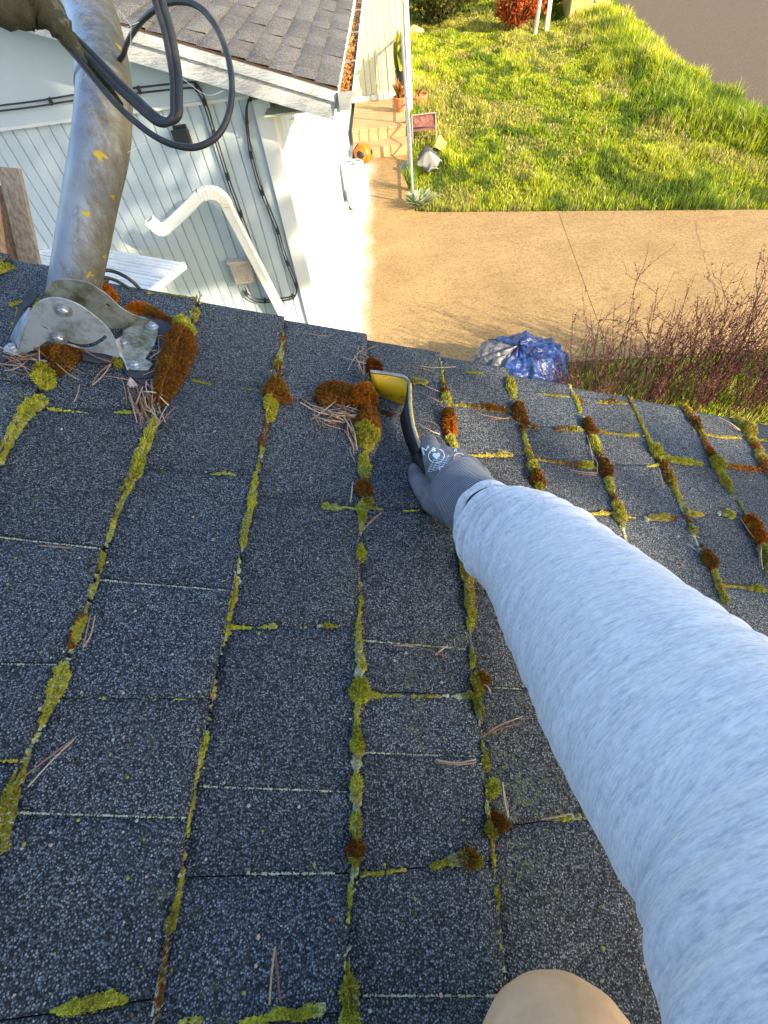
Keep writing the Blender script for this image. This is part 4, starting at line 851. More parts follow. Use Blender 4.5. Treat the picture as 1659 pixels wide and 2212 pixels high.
STR=[
 [(0,1825,30,'o'),(18,1747,28,'o'),(30,1700,25,'o'),(43,1676,20,'g'),(55,1650,12,'o'),(67,1620,9,'y'),(85,1575,9,'y'),(97,1550,14,'o'),(113,1510,20,'g'),(130,1475,32,'g'),(138,1445,20,'g'),(150,1416,11,'l'),(165,1375,16,'g'),(180,1336,18,'o'),(186,1310,9,'l'),(200,1276,15,'o'),(208,1250,8,'l'),(217,1216,5,'o'),(224,1193,8,'l'),(240,1145,12,'g'),(250,1110,9,'y'),(262,1085,6,'l'),(272,1065,12,'g'),(285,1040,13,'o'),(298,1010,24,'g'),(305,985,19,'g'),(318,955,17,'g'),(328,930,15,'g'),(337,903,13,'o')],
 [(0,996,14,'g'),(10,975,13,'o'),(25,945,18,'g'),(50,905,22,'g'),(70,880,28,'g'),(88,868,34,'g')],
 [(333,2205,20,'l'),(343,2144,20,'l'),(350,2105,13,'o'),(357,2060,12,'o'),(364,2020,10,'l'),(372,1994,9,'l'),(380,1950,5,'l'),(392,1905,13,'l'),(396,1870,7,'o'),(402,1815,8,'g'),(410,1760,11,'y'),(420,1715,11,'o'),(424,1676,9,'l'),(430,1650,8,'y'),(438,1620,13,'g'),(445,1590,7,'o'),(455,1530,7,'l'),(461,1497,11,'y'),(470,1443,5,'l'),(478,1410,7,'l'),(486,1375,9,'g'),(493,1343,8,'l'),(500,1310,7,'l'),(507,1270,9,'l'),(512,1240,7,'g'),(520,1190,9,'l'),(524,1175,15,'g'),(530,1140,14,'o'),(537,1115,15,'g'),(545,1075,17,'g'),(552,1030,9,'g'),(558,1010,9,'l'),(570,950,8,'l'),(572,930,9,'g')],
 [(600,800,20,'b'),(604,780,15,'o'),(609,757,8,'l')],[(613,728,11,'b'),(611,738,7,'b')],
 [(755,2209,40,'g'),(750,2185,26,'g'),(758,2150,42,'o'),(750,2120,24,'o'),(744,2085,13,'g'),(744,2043,9,'l'),(743,2010,8,'l'),(750,1990,13,'g'),(752,1960,13,'o'),(755,1925,15,'g'),(758,1898,15,'l'),(766,1870,22,'o')],
 [(768,1805,24,'g'),(768,1770,25,'g'),(770,1742,22,'l'),(766,1715,28,'g'),(768,1680,25,'g'),(768,1655,22,'l'),(772,1620,28,'g'),(768,1585,17,'o'),(770,1550,17,'g'),(772,1515,18,'g')],
 [(772,1462,24,'l'),(779,1440,22,'g'),(775,1410,20,'l'),(774,1375,20,'g'),(774,1355,17,'g'),(774,1335,9,'l'),(775,1300,7,'l'),(774,1270,6,'y'),(776,1240,6,'l')],
 [(776,1170,6,'l'),(778,1145,11,'y'),(779,1120,17,'g'),(782,1098,20,'g'),(795,1085,22,'o')],[(785,1030,24,'g'),(786,1005,24,'g'),(788,985,14,'g')],
 [(1085,2150,5,'l'),(1080,2079,9,'l'),(1075,2030,9,'g'),(1070,1980,7,'y'),(1064,1930,9,'l'),(1060,1890,7,'l'),(1056,1855,4,'l')],
 [(1050,1655,22,'g'),(1043,1620,15,'o'),(1038,1590,9,'l'),(1034,1560,13,'l'),(1030,1530,20,'o'),(1025,1508,20,'g')],
 [(1018,1440,16,'g'),(1019,1415,15,'g'),(1012,1385,5,'l'),(1013,1355,16,'g'),(1015,1330,20,'g'),(1012,1300,19,'y'),(1010,1270,23,'y'),(1006,1235,27,'y'),(998,1200,20,'y')],
 [(1010,1180,20,'y'),(985,1000,18,'y'),(976,965,18,'y'),(971,955,20,'g')],[(963,868,22,'g'),(960,850,18,'b'),(955,825,5,'g'),(952,800,6,'g'),(948,780,4,'o')],
 [(1160,1062,12,'g'),(1150,1018,20,'g'),(1146,1000,14,'o'),(1138,980,11,'y'),(1130,950,8,'g'),(1125,928,12,'b')],[(1105,862,9,'g'),(1102,840,20,'o'),(1100,830,14,'o'),(1096,820,6,'b')],
 [(1346,1172,7,'y'),(1342,1150,6,'l'),(1335,1118,22,'g'),(1330,1100,20,'y'),(1324,1085,13,'b'),(1315,1065,13,'g'),(1310,1045,15,'g'),(1306,1040,14,'g')],[(1295,992,12,'b'),(1283,970,17,'g'),(1277,950,14,'g')],[(1250,895,6,'g'),(1243,875,8,'g'),(1236,858,8,'y'),(1225,832,4,'l')],
 [(1559,1300,13,'g'),(1548,1270,14,'y'),(1535,1240,12,'y')],[(1505,1190,5,'l'),(1493,1160,7,'l'),(1490,1150,12,'o'),(1482,1130,8,'b'),(1470,1105,8,'l'),(1460,1080,9,'g'),(1450,1060,8,'g'),(1442,1040,17,'b'),(1434,1020,15,'b'),(1424,1005,12,'b')],[(1404,972,8,'g'),(1385,925,5,'y'),(1365,880,7,'y'),(1352,858,6,'b')],
 [(1659,1245,12,'g'),(1650,1200,22,'o')],[(1575,1068,7,'o'),(1560,1045,14,'o'),(1548,1022,11,'g')],[(1533,990,15,'b'),(1520,965,8,'r'),(1508,935,8,'y'),(1498,918,16,'b'),(1490,905,13,'y'),(1480,890,11,'r'),(1468,878,7,'g')],
 [(1659,1033,15,'r'),(1645,1010,14,'r'),(1638,993,13,'y'),(1628,970,13,'r'),(1620,958,12,'y')],[(1600,925,18,'g'),(1585,910,9,'y')],
 [(108,883,12,'g'),(140,886,9,'g'),(190,893,6,'g')],[(240,895,8,'g'),(270,895,11,'g'),(310,898,9,'g')],[(0,830,5,'g'),(40,833,5,'g')],[(415,820,8,'o'),(460,833,7,'o')],[(485,837,4,'o'),(520,842,5,'o'),(560,850,6,'o')],
 [(445,1027,4,'g'),(490,1026,10,'g'),(518,1033,5,'g')],[(345,1018,4,'o'),(370,1020,4,'o')],[(150,1510,7,'g'),(185,1508,7,'l'),(225,1509,9,'g')],[(310,1511,5,'g'),(340,1512,5,'g')],[(370,1513,8,'g'),(410,1513,7,'g'),(440,1514,6,'y')],
 [(500,1353,12,'g'),(540,1355,8,'g'),(552,1355,6,'b'),(568,1355,10,'g'),(592,1353,13,'g')],[(640,1357,6,'g'),(680,1354,8,'l'),(705,1354,14,'o'),(730,1357,7,'o')],
 [(705,1097,15,'g'),(725,1100,13,'g'),(745,1100,8,'g'),(768,1104,8,'g')],[(800,1095,8,'o'),(830,1100,5,'o')],[(870,1103,5,'g'),(903,1104,6,'g')],
 [(800,1500,15,'g'),(830,1502,9,'g'),(865,1502,8,'o')],[(890,1504,8,'o'),(930,1505,9,'o'),(965,1506,11,'l'),(1010,1506,15,'o')],[(785,1888,13,'o'),(830,1885,11,'o'),(875,1880,7,'y')],
 [(90,2195,6,'l'),(120,2185,10,'l')],[(390,2208,14,'g'),(440,2205,16,'o')],
 [(893,827,14,'o'),(920,830,10,'o')],[(980,872,6,'o'),(1040,882,9,'b'),(1060,883,16,'b'),(1090,890,10,'b'),(1105,894,6,'o')],[(1000,980,5,'y'),(1040,985,6,'y'),(1085,984,11,'y'),(1105,986,6,'y')],
 [(1160,850,3,'o'),(1200,857,6,'o'),(1232,862,3,'o')],[(1143,918,11,'b'),(1165,924,6,'b')],[(1200,928,7,'b'),(1240,930,11,'o'),(1255,933,8,'o')],[(1285,930,8,'b'),(1330,938,4,'o'),(1375,944,8,'y')],
 [(1150,988,8,'b'),(1175,994,5,'y'),(1230,1003,9,'b'),(1265,1008,13,'g'),(1283,1015,7,'g')],[(1240,858,10,'b'),(1265,868,5,'b')],[(1290,870,4,'o'),(1320,870,9,'b'),(1350,876,4,'o')],
 [(1430,984,8,'g'),(1450,993,9,'g'),(1480,998,12,'g'),(1510,1005,7,'g')],[(1260,1110,4,'y'),(1290,1112,8,'y'),(1320,1112,6,'y')],[(1350,1115,6,'y'),(1372,1118,4,'y')],[(1395,1120,10,'l'),(1432,1120,13,'y'),(1455,1124,6,'b')],
 [(1475,1105,10,'g'),(1500,1110,11,'y'),(1520,1112,5,'y')],[(1540,1112,4,'l'),(1555,1110,8,'l'),(1575,1114,13,'g')],[(1395,1010,5,'g'),(1420,1008,6,'g')],[(1545,1260,5,'o'),(1610,1270,7,'o'),(1645,1275,11,'g')],
 [(1560,1005,5,'r'),(1600,1013,9,'r'),(1635,1018,9,'r')],[(1520,937,4,'y'),(1560,945,5,'y'),(1595,948,5,'y')],[(1640,950,5,'g'),(1659,951,5,'g')],[(1010,805,7,'o'),(1040,808,6,'o')],[(1055,1279,8,'g'),(1075,1279,5,'g')],
 [(1180,1772,6,'o'),(1215,1768,13,'g'),(1240,1765,13,'l'),(1262,1762,15,'o')],
 [(425,668,12,'o'),(420,690,14,'o')],[(318,634,7,'o'),(350,636,5,'o'),(430,652,7,'o')],[(0,583,22,'g'),(18,574,18,'o'),(30,578,10,'o')],
 [(25,658,12,'g'),(45,652,9,'g'),(70,655,7,'g')],[(38,665,9,'g'),(36,690,8,'g'),(26,715,8,'g')],[(45,687,8,'g'),(66,682,9,'g'),(85,645,11,'g')]]
rs=np.random.default_rng(55)
for k in range(0,9):      # thin growth all along each course edge, with satellites
    y=-.14
    while y<.70:
        L=.02+.05*rs.random()
        if rs.random()<.72:
            cc=rs.choice(['l','l','o','g','y','b'],p=[.25,.1,.25,.2,.12,.08]); seg=[]
            for t in np.linspace(0,1,3):
                yy=y+L*t; P3=RW(edge(k,yy)+.001+rs.normal(0,.0006),yy,.004); v_=MC@(P3-C0); seg.append((829.5+F*v_[0]/v_[2],1106+F*v_[1]/v_[2],(.0016+.0030*rs.random())*F/v_[2]*1.6,cc))
            STR.append(seg)
        if rs.random()<.5:
            yy=y+L*rs.random(); P3=RW(edge(k,yy)+.006*rs.normal(),yy,.004); v_=MC@(P3-C0); STR.append([(829.5+F*v_[0]/v_[2],1106+F*v_[1]/v_[2],.004*F/v_[2],rs.choice(['l','g','o']))])
        y+=L
moss_thing('moss_growth',STR,1,'ragged green and yellow moss and lichen lining the shingle joints','moss',kind='stuff')
# hairline lichen in the joints
thin=[[(37,1755,2.6,'l'),(400,1767,2.6,'l')],[(433,1698,2.6,'l'),(748,1711,2.6,'l')],[(217,1251,2.4,'l'),(500,1281,2.4,'l')],[(0,1435,4,'l'),(35,1437,3,'l'),(123,1440,2,'l')],[(792,1625,2.4,'l'),(1029,1637,2.4,'l')],[(788,1382,2,'l'),(1000,1404,2,'l')],[(788,2152,2,'l'),(1083,2149,2.4,'l')],[(0,1160,2,'l'),(217,1190,2,'l')],[(1062,1484,3,'l'),(1123,1488,2,'l')],[(533,1888,2,'l'),(720,1886,3,'l')],[(1485,1180,3,'l'),(1508,1198,2,'l')],[(40,1646,2,'y'),(0,1645,2,'y')]]
moss_thing('lichen_threads',thin,2,'thin white lichen threads along the joints between shingle tabs','lichen',kind='stuff',res=.0007,hscale=1.6)
CL=[([[(345,868,26,'b'),(362,835,48,'b'),(376,795,66,'b'),(388,755,66,'b'),(396,730,46,'b')]],'long brown moss cushion right of the mast bracket',1.),
 ([[(392,708,30,'g'),(404,722,36,'g')]],'small yellow green moss knob on top of the long brown cushion',1.2),
 ([[(97,828,44,'g'),(99,815,40,'o')]],'round olive green moss ball left of the bracket',1.1),
 ([[(130,798,40,'b'),(140,780,52,'b'),(160,765,40,'b'),(100,770,30,'b')]],'dark brown moss cushion under the front of the mast bracket',1.),
 ([[(228,632,34,'r'),(238,648,30,'r')]],'rust red moss tuft at the roof edge just right of the mast',1.),
 ([[(275,676,20,'r'),(300,670,30,'r'),(325,676,24,'b'),(350,692,18,'b'),(378,704,14,'b')]],'low rust red moss ridge behind the bracket foot',1.),
 ([[(252,782,22,'o'),(262,795,18,'o')]],'little olive moss lump beneath the bracket foot',1.),
 ([[(590,858,38,'b'),(598,838,34,'b'),(612,860,26,'b'),(628,866,10,'b')]],'triangular brown moss clump above the bright green tuft',1.1),
 ([[(583,890,22,'g'),(585,875,28,'g'),(584,905,16,'g')]],'bright lime green moss tuft below the triangular brown clump',1.1),
 ([[(704,860,46,'b'),(716,857,54,'b'),(735,861,50,'b')],[(748,866,36,'b')]],'largest brown moss dome left of the yellow scraper',1.35),
 ([[(779,868,50,'r'),(785,868,50,'r')]],'orange rust moss dome between the largest dome and the scraper',1.35),
 ([[(797,902,38,'b'),(791,926,52,'b'),(790,940,52,'o'),(789,962,34,'o')]],'olive brown moss cushion below the orange dome',1.15),
 ([[(784,1064,36,'b')]],'round red brown moss ball on the joint below the scraper',1.3),
 ([[(779,1190,18,'g'),(779,1205,20,'g')]],'isolated oval yellow green moss tuft on the middle joint',1.1),
 ([[(776,1486,34,'g'),(772,1500,36,'g'),(790,1497,18,'g')]],'bright yellow green moss clump at the central shingle corner',1.),
 ([[(766,1838,34,'b'),(764,1850,28,'o')]],'brown topped moss clump low on the middle joint',1.1),
 ([[(1040,1470,32,'b'),(1024,1472,26,'o'),(1030,1490,24,'o')]],'brown and green moss clump beside the sleeve',1.1),
 ([[(1060,1702,30,'g'),(1056,1710,26,'g')]],'round yellow green moss ball on the joint near the lower sleeve',1.1),
 ([[(1058,1790,28,'o'),(1066,1775,38,'b'),(1085,1780,20,'b'),(1104,1784,9,'b')]],'pointed brown moss clump below the yellow green ball',1.),
 ([[(922,1874,7,'o'),(945,1868,17,'o'),(962,1862,14,'o'),(985,1856,24,'l'),(1008,1855,36,'b'),(1026,1860,24,'o')]],'olive moss tuft with pale lichen stretched along a short joint',.9),
 ([[(105,2188,10,'g'),(130,2182,20,'g'),(160,2174,28,'g'),(200,2165,28,'o'),(240,2154,30,'g'),(275,2157,14,'o')]],'long green moss bank at the bottom left corner',.8),
 ([[(520,2208,12,'g'),(570,2200,17,'g'),(600,2186,22,'g'),(640,2192,20,'o'),(668,2180,25,'g'),(695,2177,20,'l')]],'green moss bank at the bottom middle with a pale lichen end',.8),
 ([[(966,905,27,'b'),(967,925,27,'r'),(969,942,25,'r')]],'rust brown moss roll behind the gloved fingertips',1.2),
 ([[(1159,1045,26,'b'),(1156,1033,24,'b'),(1160,1058,18,'o')]],'brown moss tuft just above the sleeve cuff on the right',1.1),
 ([[(1118,905,22,'b'),(1114,888,22,'b'),(1130,914,16,'b')]],'brown moss knot on the first joint right of the glove',1.2),
 ([[(1270,935,20,'b'),(1264,920,20,'b')]],'small brown moss knot near the rake, third joint from the right edge',1.1),
 ([[(1304,1026,22,'b'),(1299,1008,18,'b')]],'rusty moss knot lower on the same joint as the small brown knot',1.2),
 ([[(1415,988,18,'g'),(1410,978,20,'g')]],'bright green moss tuft at the four way joint on the right',1.1),
 ([[(1524,1218,22,'b'),(1518,1204,19,'b')]],'brown moss tuft on the sunlit joint above the sleeve',1.1),
 ([[(1543,1012,20,'g'),(1540,1003,18,'g')]],'small bright green moss tuft near the right edge',1.1),
 ([[(1632,1168,22,'r'),(1620,1148,24,'r'),(1610,1128,16,'r')]],'glowing orange moss crest at the right edge of the roof',1.3),
 ([[(1612,937,20,'y'),(1606,926,16,'y')]],'sunlit golden moss tuft near the top right roof edge',1.3)]
for k,(el,lab,hs) in enumerate(CL): moss_thing('moss_clump',el,40+k,lab,'moss','moss cushions growing on the shingle joints',hscale=hs*1.25,bl=1.15)
# dirt left where moss was peeled, and the peeled clod on the blade
moss_thing('dirt_streak',[[(793,770,12,'d'),(795,800,16,'d'),(798,815,14,'d')],[(815,885,12,'d'),(840,893,16,'d'),(858,890,12,'b')]],77,'strip of dark dirt and roots left where moss was scraped away','dirt',kind='stuff',hscale=.3)
body,bld=mossfield([[(800,826,30,'b'),(806,836,26,'b')]],.0011,90,1.2,1.6)
V,Fq,c=body; parts=[(V,np.concatenate([Fq[:,[0,1,2]],Fq[:,[0,2,3]]]),c),bld]; V,Ft,c=joinV(parts)
V=V+NV*.022+MC.T@np.array([0,0,-.004]); o=npmesh('moss_clod',V,Ft,M['moss'],col=c*np.array([.9,.55,.6])); tag(o,'peeled reddish brown moss clod caught on the left end of the scraper blade','moss')

# ------------------------------------------------------------------ pine needles
def needle_mesh(pts,r0=.00055,c=(.32,.2,.12)):
    mb=MB(); mb.tube(smoothpts(pts,3),r0,4,c=c); return mb
NC=[(.34,.20,.12),(.42,.30,.20),(.24,.12,.07),(.50,.40,.30)]
rN=np.random.default_rng(21)
def pile(name,cx,cy,n,L,ang,spread,wx,wy,label):
    mb=MB()
    for k in range(n):
        x=cx+rN.normal(0,wx); y=cy+rN.normal(0,wy); a=ang+rN.normal(0,spread); l=L*(.5+.8*rN.random()); o=.006+.016*rN.random()
        p=[RP(x-math.cos(a)*l/2,y-math.sin(a)*l/2,o*.6),RP(x+rN.normal(0,4),y+rN.normal(0,4),o),RP(x+math.cos(a)*l/2,y+math.sin(a)*l/2,.004+o*.4*rN.random())]
        mb.tube(smoothpts(p,3),.0006 if rN.random()<.7 else .0010,4,c=tuple(np.array(NC[rN.integers(4)])*(.7+.6*rN.random())))
    tag(mb.build(name,M['needle'],fixn=False),label,'pine needles',None,'stuff')
pile('needle_pile',318,866,46,62,1.25,.45,17,16,'pile of dry pine needles at the foot of the long brown moss cushion')
pile('needle_pile',350,758,12,60,-.7,.5,20,12,'few pine needles caught between bracket foot and brown moss')
pile('needle_pile',55,772,26,80,.2,.45,32,12,'thatch of pine needles spread under the left bracket foot')
pile('needle_pile',728,893,34,70,.35,.5,28,10,'pine needles swept against the largest moss dome')
pile('needle_pile',762,935,14,70,1.05,.25,9,22,'strand of pine needles running down beside the olive cushion')
pile('needle_pile',782,785,14,56,1.2,.8,10,18,'loose pine needles on the dirt streak above the scraper')
LN=[((195,1328),(186,1370),(178,1398)),((205,1330),(196,1372),(180,1398)),((164,1592),(120,1625),(55,1675)),((160,1597),(115,1640),(60,1700)),((85,1178),(120,1181),(155,1184)),((594,2045),(586,2110),(582,2170)),((594,2045),(600,2110),(606,2165)),
((945,1642),(990,1648),(1028,1640)),((948,1646),(985,1651),(1025,1648)),((1128,1548),(1080,1566),(1042,1592)),((1124,1562),(1085,1572),(1042,1590)),((1086,1690),(1090,1730),(1098,1765)),((1084,1692),(1093,1728),(1099,1762)),((1170,1770),(1200,1765),(1232,1758)),((895,1395),(930,1405),(970,1420)),((940,1415),(955,1403),(967,1395)),((850,1394),(875,1394),(900,1397)),
((823,1108),(805,1122),(790,1138)),((828,1105),(815,1117),(798,1132)),((762,1042),(760,1060),(757,1085)),((905,845),(935,860),(950,868)),((895,820),(930,838),(955,848)),((905,905),(935,912),(950,925)),((905,915),(930,930),(950,938)),((1060,905),(1080,905),(1105,900)),((1230,1014),(1260,1020),(1290,1022)),((1232,1017),(1262,1024),(1288,1026)),((1268,940),(1275,965),(1282,1000)),((1280,985),(1290,1000),(1290,1020)),
((1423,1012),(1430,1035),(1432,1055)),((1500,1003),(1530,1015),(1550,1040)),((1552,900),(1580,915),(1598,928)),((1556,905),(1584,922),(1600,930)),((1600,1120),(1620,1150),(1640,1175)),((1638,1175),(1640,1200),(1640,1225)),((1645,1175),(1644,1205),(1648,1230)),((1467,1212),(1472,1218),(1478,1224)),
((172,830),(168,850),(160,868)),((240,785),(215,805),(198,832)),((240,786),(222,812),(200,832)),((225,812),(250,815),(285,822)),((120,783),(145,805),(170,820)),((120,783),(155,795),(185,808)),((360,878),(350,895),(340,920)),((378,880),(365,893),(342,918)),((175,750),(205,770),(235,780)),((178,757),(210,772),(240,782)),((105,730),(90,755),(72,785)),((650,717),(685,724),(710,726)),((905,790),(940,794),(985,792)),((635,640+50),(665,705),(690,708)),((905,985),(925,990),(945,993)),((1030,890),(1060,900),(1100,905)),((820,1000),(840,1003),(860,1000)),((868,790),(905,795),(930,800)),((1045,1478),(1055,1485),(1060,1498))]
for k,pts in enumerate(LN):
    if k in (47,50,53): continue
    c=np.array(NC[k%4])*(.8+.4*rN.random())
    o_=.0085+.003*(k%3)
    mb=needle_mesh([RP(x,y,o_+(.004 if i==1 else 0)) for i,(x,y) in enumerate(pts)],.0008,tuple(c))
    o=mb.build('pine_needle',M['needle'],fixn=False); tag(o,'single dry pine needle lying loose on the dark shingles','pine needle','loose pine needles scattered on the shingles')
# small dead leaves
for p,lab in (((285,826),'small pale curled leaf beside the needle pile'),):
    r=np.random.default_rng(2); V,Fc,c=leaves(np.array([RP(*p,.014),RP(p[0]+6,p[1]+3,.016),RP(p[0]-5,p[1]+2,.012)]),.009,r,np.array([(.5,.36,.30)])); tag(npmesh('dead_leaf',V,Fc,M['litter'],col=c),lab,'leaf')

mb=MB(); rD=np.random.default_rng(91)
for k in range(520):
    x,y=rD.uniform(0,1659),rD.uniform(700,2212); p=rf(x,y)
    if p[1]>.7: continue
    h_=float(surf_h(np.array([p[0]]),np.array([p[1]]))[0]); c=[(.40,.42,.36),(.30,.30,.05),(.14,.08,.05),(.5,.35,.25),(.03,.03,.03)][rD.integers(5)]; q=RW(p[0],p[1],h_+.0006); e=rD.uniform(.0006,.0019)
    mb.sphere(q,(e,e*rD.uniform(.5,1.2),e*.6),5,4,c=c)
tag(mb.build('debris',M['litter'],fixn=False),'tiny crumbs of lichen, moss and grit scattered over the shingles','debris',None,'stuff')
mb=MB()
for a_ in ([(270,60,.49),(283,55,.49),(300,48,.5)],[(283,52,.495),(282,100,.5),(281,146,.51)],[(395,170,.50),(430,197,.5),(455,206,.5),(483,196,.5)],[(470,183,.5),(480,176,.5),(490,170,.5)],[(275,330,.53),(310,312,.55),(345,300,.56)],[(130,85,.47),(150,72,.47),(160,70,.475)],[(255,20,.5),(275,45,.5),(285,60,.5)]):
    mb.tube(smoothpts([W(*q) for q in a_],4),.00022,3)
tag(mb.build('cobweb',simple('cobweb_silk',(.7,.72,.75),.4,.1,50,0),fixn=False),'few broken cobweb strands hanging between mast and cables','cobweb',None,'stuff')
# ------------------------------------------------------------------ dish mast, bracket, cables
mast=empty('antenna_mast',RP(157,660),'galvanised antenna mast with lichen, bolted to the roof by a hinged bracket','mast')
mpts=[(150,672,.728),(157,640,.718),(175,544,.69),(196,430,.66),(217,321,.625),(225,229,.63),(223,160,.65),(205,57,.68),(183,0,.69),(140,-90,.71),(80,-220,.74)]
P=smoothpts([W(*q) for q in mpts],5)
mb=MB(); mb.tube(P,.0335,40); mb.build('pole',M['mast'],mast,smooth='all')
kk=min(range(len(P)),key=lambda i:abs((MC@(P[i]-C0))[1]/(MC@(P[i]-C0))[2]*F+1106-205)); mb=MB(); mb.tube(P[kk:],.0348,40); mb.build('upper_sleeve',M['mast'],mast,smooth='all')
# bracket plates (through curve fill so that the slot is a real opening)
A=RP(20,768,.004); B=RP(262,782,.004); ax=(B-A)/np.linalg.norm(B-A); pn=np.cross(ax,NV+np.array([0,-.05,0])); pn/=np.linalg.norm(pn)
if pn[1]>0: pn=-pn
upv=np.cross(pn,ax)*1.; upv=upv/np.linalg.norm(upv); 
if upv@NV<0: upv=-upv
def plate(name,outline,holes,p0,mat,th=.0024,parent=None):
    cu=bpy.data.curves.new(name,'CURVE'); cu.dimensions='2D'; cu.fill_mode='BOTH'; cu.extrude=th/2
    for poly in [outline]+holes:
        s=cu.splines.new('POLY'); s.points.add(len(poly)-1); s.use_cyclic_u=True
        for pt,(x,y) in zip(s.points,poly):
            w_=onPlane(x,y,p0,pn)-p0; pt.co=(w_@ax,w_@upv,0,1)
    tmp=bpy.data.objects.new('tmp',cu); COL.objects.link(tmp); dg=bpy.context.evaluated_depsgraph_get(); me=bpy.data.meshes.new_from_object(tmp.evaluated_get(dg)); bpy.data.objects.remove(tmp)
    m=Matrix.Identity(4); z=np.cross(ax,upv)
    for i in range(3): m[i][0]=ax[i]; m[i][1]=upv[i]; m[i][2]=z[i]; m[i][3]=p0[i]
    me.transform(m); o=link(name,me,mat,parent); b=o.modifiers.new('b','BEVEL'); b.width=.0006; b.segments=2; b.limit_method='ANGLE'; return o
def z7(L): return [(x*.2539,302.4+y*.2539) for x,y in L]
def arcpts(L,k=4): return [tuple(q[:2]) for q in smoothpts([(x,y,0) for x,y in L],k)]
front=arcpts(z7([(225,1560),(255,1470),(300,1400),(370,1355),(460,1340),(560,1355),(680,1405),(800,1490),(900,1580),(960,1660),(1000,1760),(1021,1838)]),4)+z7([(1000,1845),(880,1812),(780,1800),(690,1770),(620,1745),(520,1725),(400,1705),(300,1770),(180,1835),(150,1838)])
slot=arcpts(z7([(575,1700),(640,1722),(720,1732),(800,1715),(860,1680),(890,1655)]),3)+z7([(912,1668),(905,1690)])+arcpts(z7([(880,1712),(800,1758),(720,1772),(640,1760),(570,1735)]),3)
hole2=z7([(335,1572),(350,1565),(385,1585),(415,1608),(405,1622),(370,1600)])
plate('front_plate',front,[slot,hole2],A,M['bracket'],parent=mast)
# left flange and foot
def quadstrip(name,top,bot,th,mat,parent):
    mb=MB(); n=len(top); T=[np.array(p) for p in top]; Bt=[np.array(p) for p in bot]; V=T+Bt; mb.add(V,[(i,i+1,n+i+1,n+i) for i in range(n-1)]); o=mb.build(name,mat,parent,smooth=True); s=o.modifiers.new('s','SOLIDIFY'); s.thickness=th; s.offset=0; return o
back0=A-pn*.075
def fp(x,y): return onPlane(x,y,A,pn)
L1=[z7([q])[0] for q in ((228,1545),(195,1640),(165,1740),(150,1838))]
L2=[z7([q])[0] for q in ((222,1560),(150,1650),(95,1740),(60,1818))]
quadstrip('flange',[fp(*q) for q in L1],[fp(*q)-pn*.03+upv*.0 for q in L2],.0024,M['bracket'],mast)
def roofpoly(name,poly,o,th,mat,parent,bev=.0008):
    mb=MB(); mb.prism([RP(x,y,o) for x,y in poly],NV*th); return mb.build(name,mat,parent,bevel=bev)
def z2(L): return [(x/3,388.9+y/3) for x,y in L]
roofpoly('foot',z2([(20,1120),(60,1075),(100,1060),(135,1080),(120,1130),(80,1145)]),.010,.0026,M['bracket'],mast)
roofpoly('foot',z2([(775,1075),(800,985),(870,945),(960,905),(1010,925),(1025,1000),(1000,1080),(940,1165),(995,1200),(960,1240),(825,1232),(795,1160)]),.010,.0028,M['bracket_moss'],mast)
# right flange: front plate's end turns up from the foot
quadstrip('flange',[fp(*z7([q])[0]) for q in ((985,1700),(1008,1780),(1021,1838))]+[RP(*z2([(795,1160)])[0],.013),RP(*z2([(825,1232)])[0],.013)],
   [RP(*z2([(790,1010)])[0],.013),RP(*z2([(780,1040)])[0],.013),RP(*z2([(785,1090)])[0],.013),RP(*z2([(803,1160)])[0],.012),RP(*z2([(833,1228)])[0],.0125)],.0024,M['bracket'],mast)
back=z2([(285,770),(300,700),(335,660),(400,640),(560,660),(640,705),(700,745),(770,815),(860,870),(960,905),(900,945),(800,990),(720,1040),(560,1060),(400,1000)])
plate('back_plate',arcpts(back,3),[z2([(680,800),(695,795),(715,812),(710,826),(690,820)])],back0,M['bracket_moss'],parent=mast)
def boltat(p,n,s=.82):
    mb=MB(); n=np.array(n)/np.linalg.norm(n); mb.lathe(p,[(.0115*s,0),(.0115*s,.0014*s)],20,ax=n); mb.lathe(p+n*.0014*s,[(.0078*s,0),(.0078*s,.0045*s),(.006*s,.006*s)],6,ax=n); mb.lathe(p+n*.007*s,[(.004*s,0),(.0035*s,.003*s)],10,ax=n); mb.build('bolt',M['bolt'],mast,smooth=True)
for q in z7([(540,1440),(500,1675)]): boltat(fp(*q)+pn*.0015,pn)
for q in z2([(985,952),(798,1065),(870,1205),(78,1095)]): boltat(RP(*q,.0135),NV,.76)
# black sealing pads
for k,(pl,lab) in enumerate([(z2([(190,712),(255,742),(215,800),(150,850),(120,960),(90,1010),(75,985),(110,870),(150,790)]),'torn dark rubber patch left of the bracket'),(z2([(990,900),(1080,915),(1145,945),(1135,1020),(1060,1045),(1020,1010)]),'dark rubber flap right of the bracket foot'),(z2([(525,1105),(640,1120),(780,1140),(770,1180),(640,1190),(540,1170)]),'dark rubber strip showing under the front plate'),(z2([(790,1215),(870,1240),(1010,1240),(985,1285),(870,1290),(820,1265)]),'dark rubber lip under the lowest bracket foot'),(z2([(-30,1125),(20,1130),(60,1155),(25,1190),(-30,1200)]),'dark rubber patch at the left frame edge')]):
    o=roofpoly('rubber_pad',pl,.0075,.002,M['rubber'],None); tag(o,lab,'rubber pad','rubber sealing patches under the mast bracket')
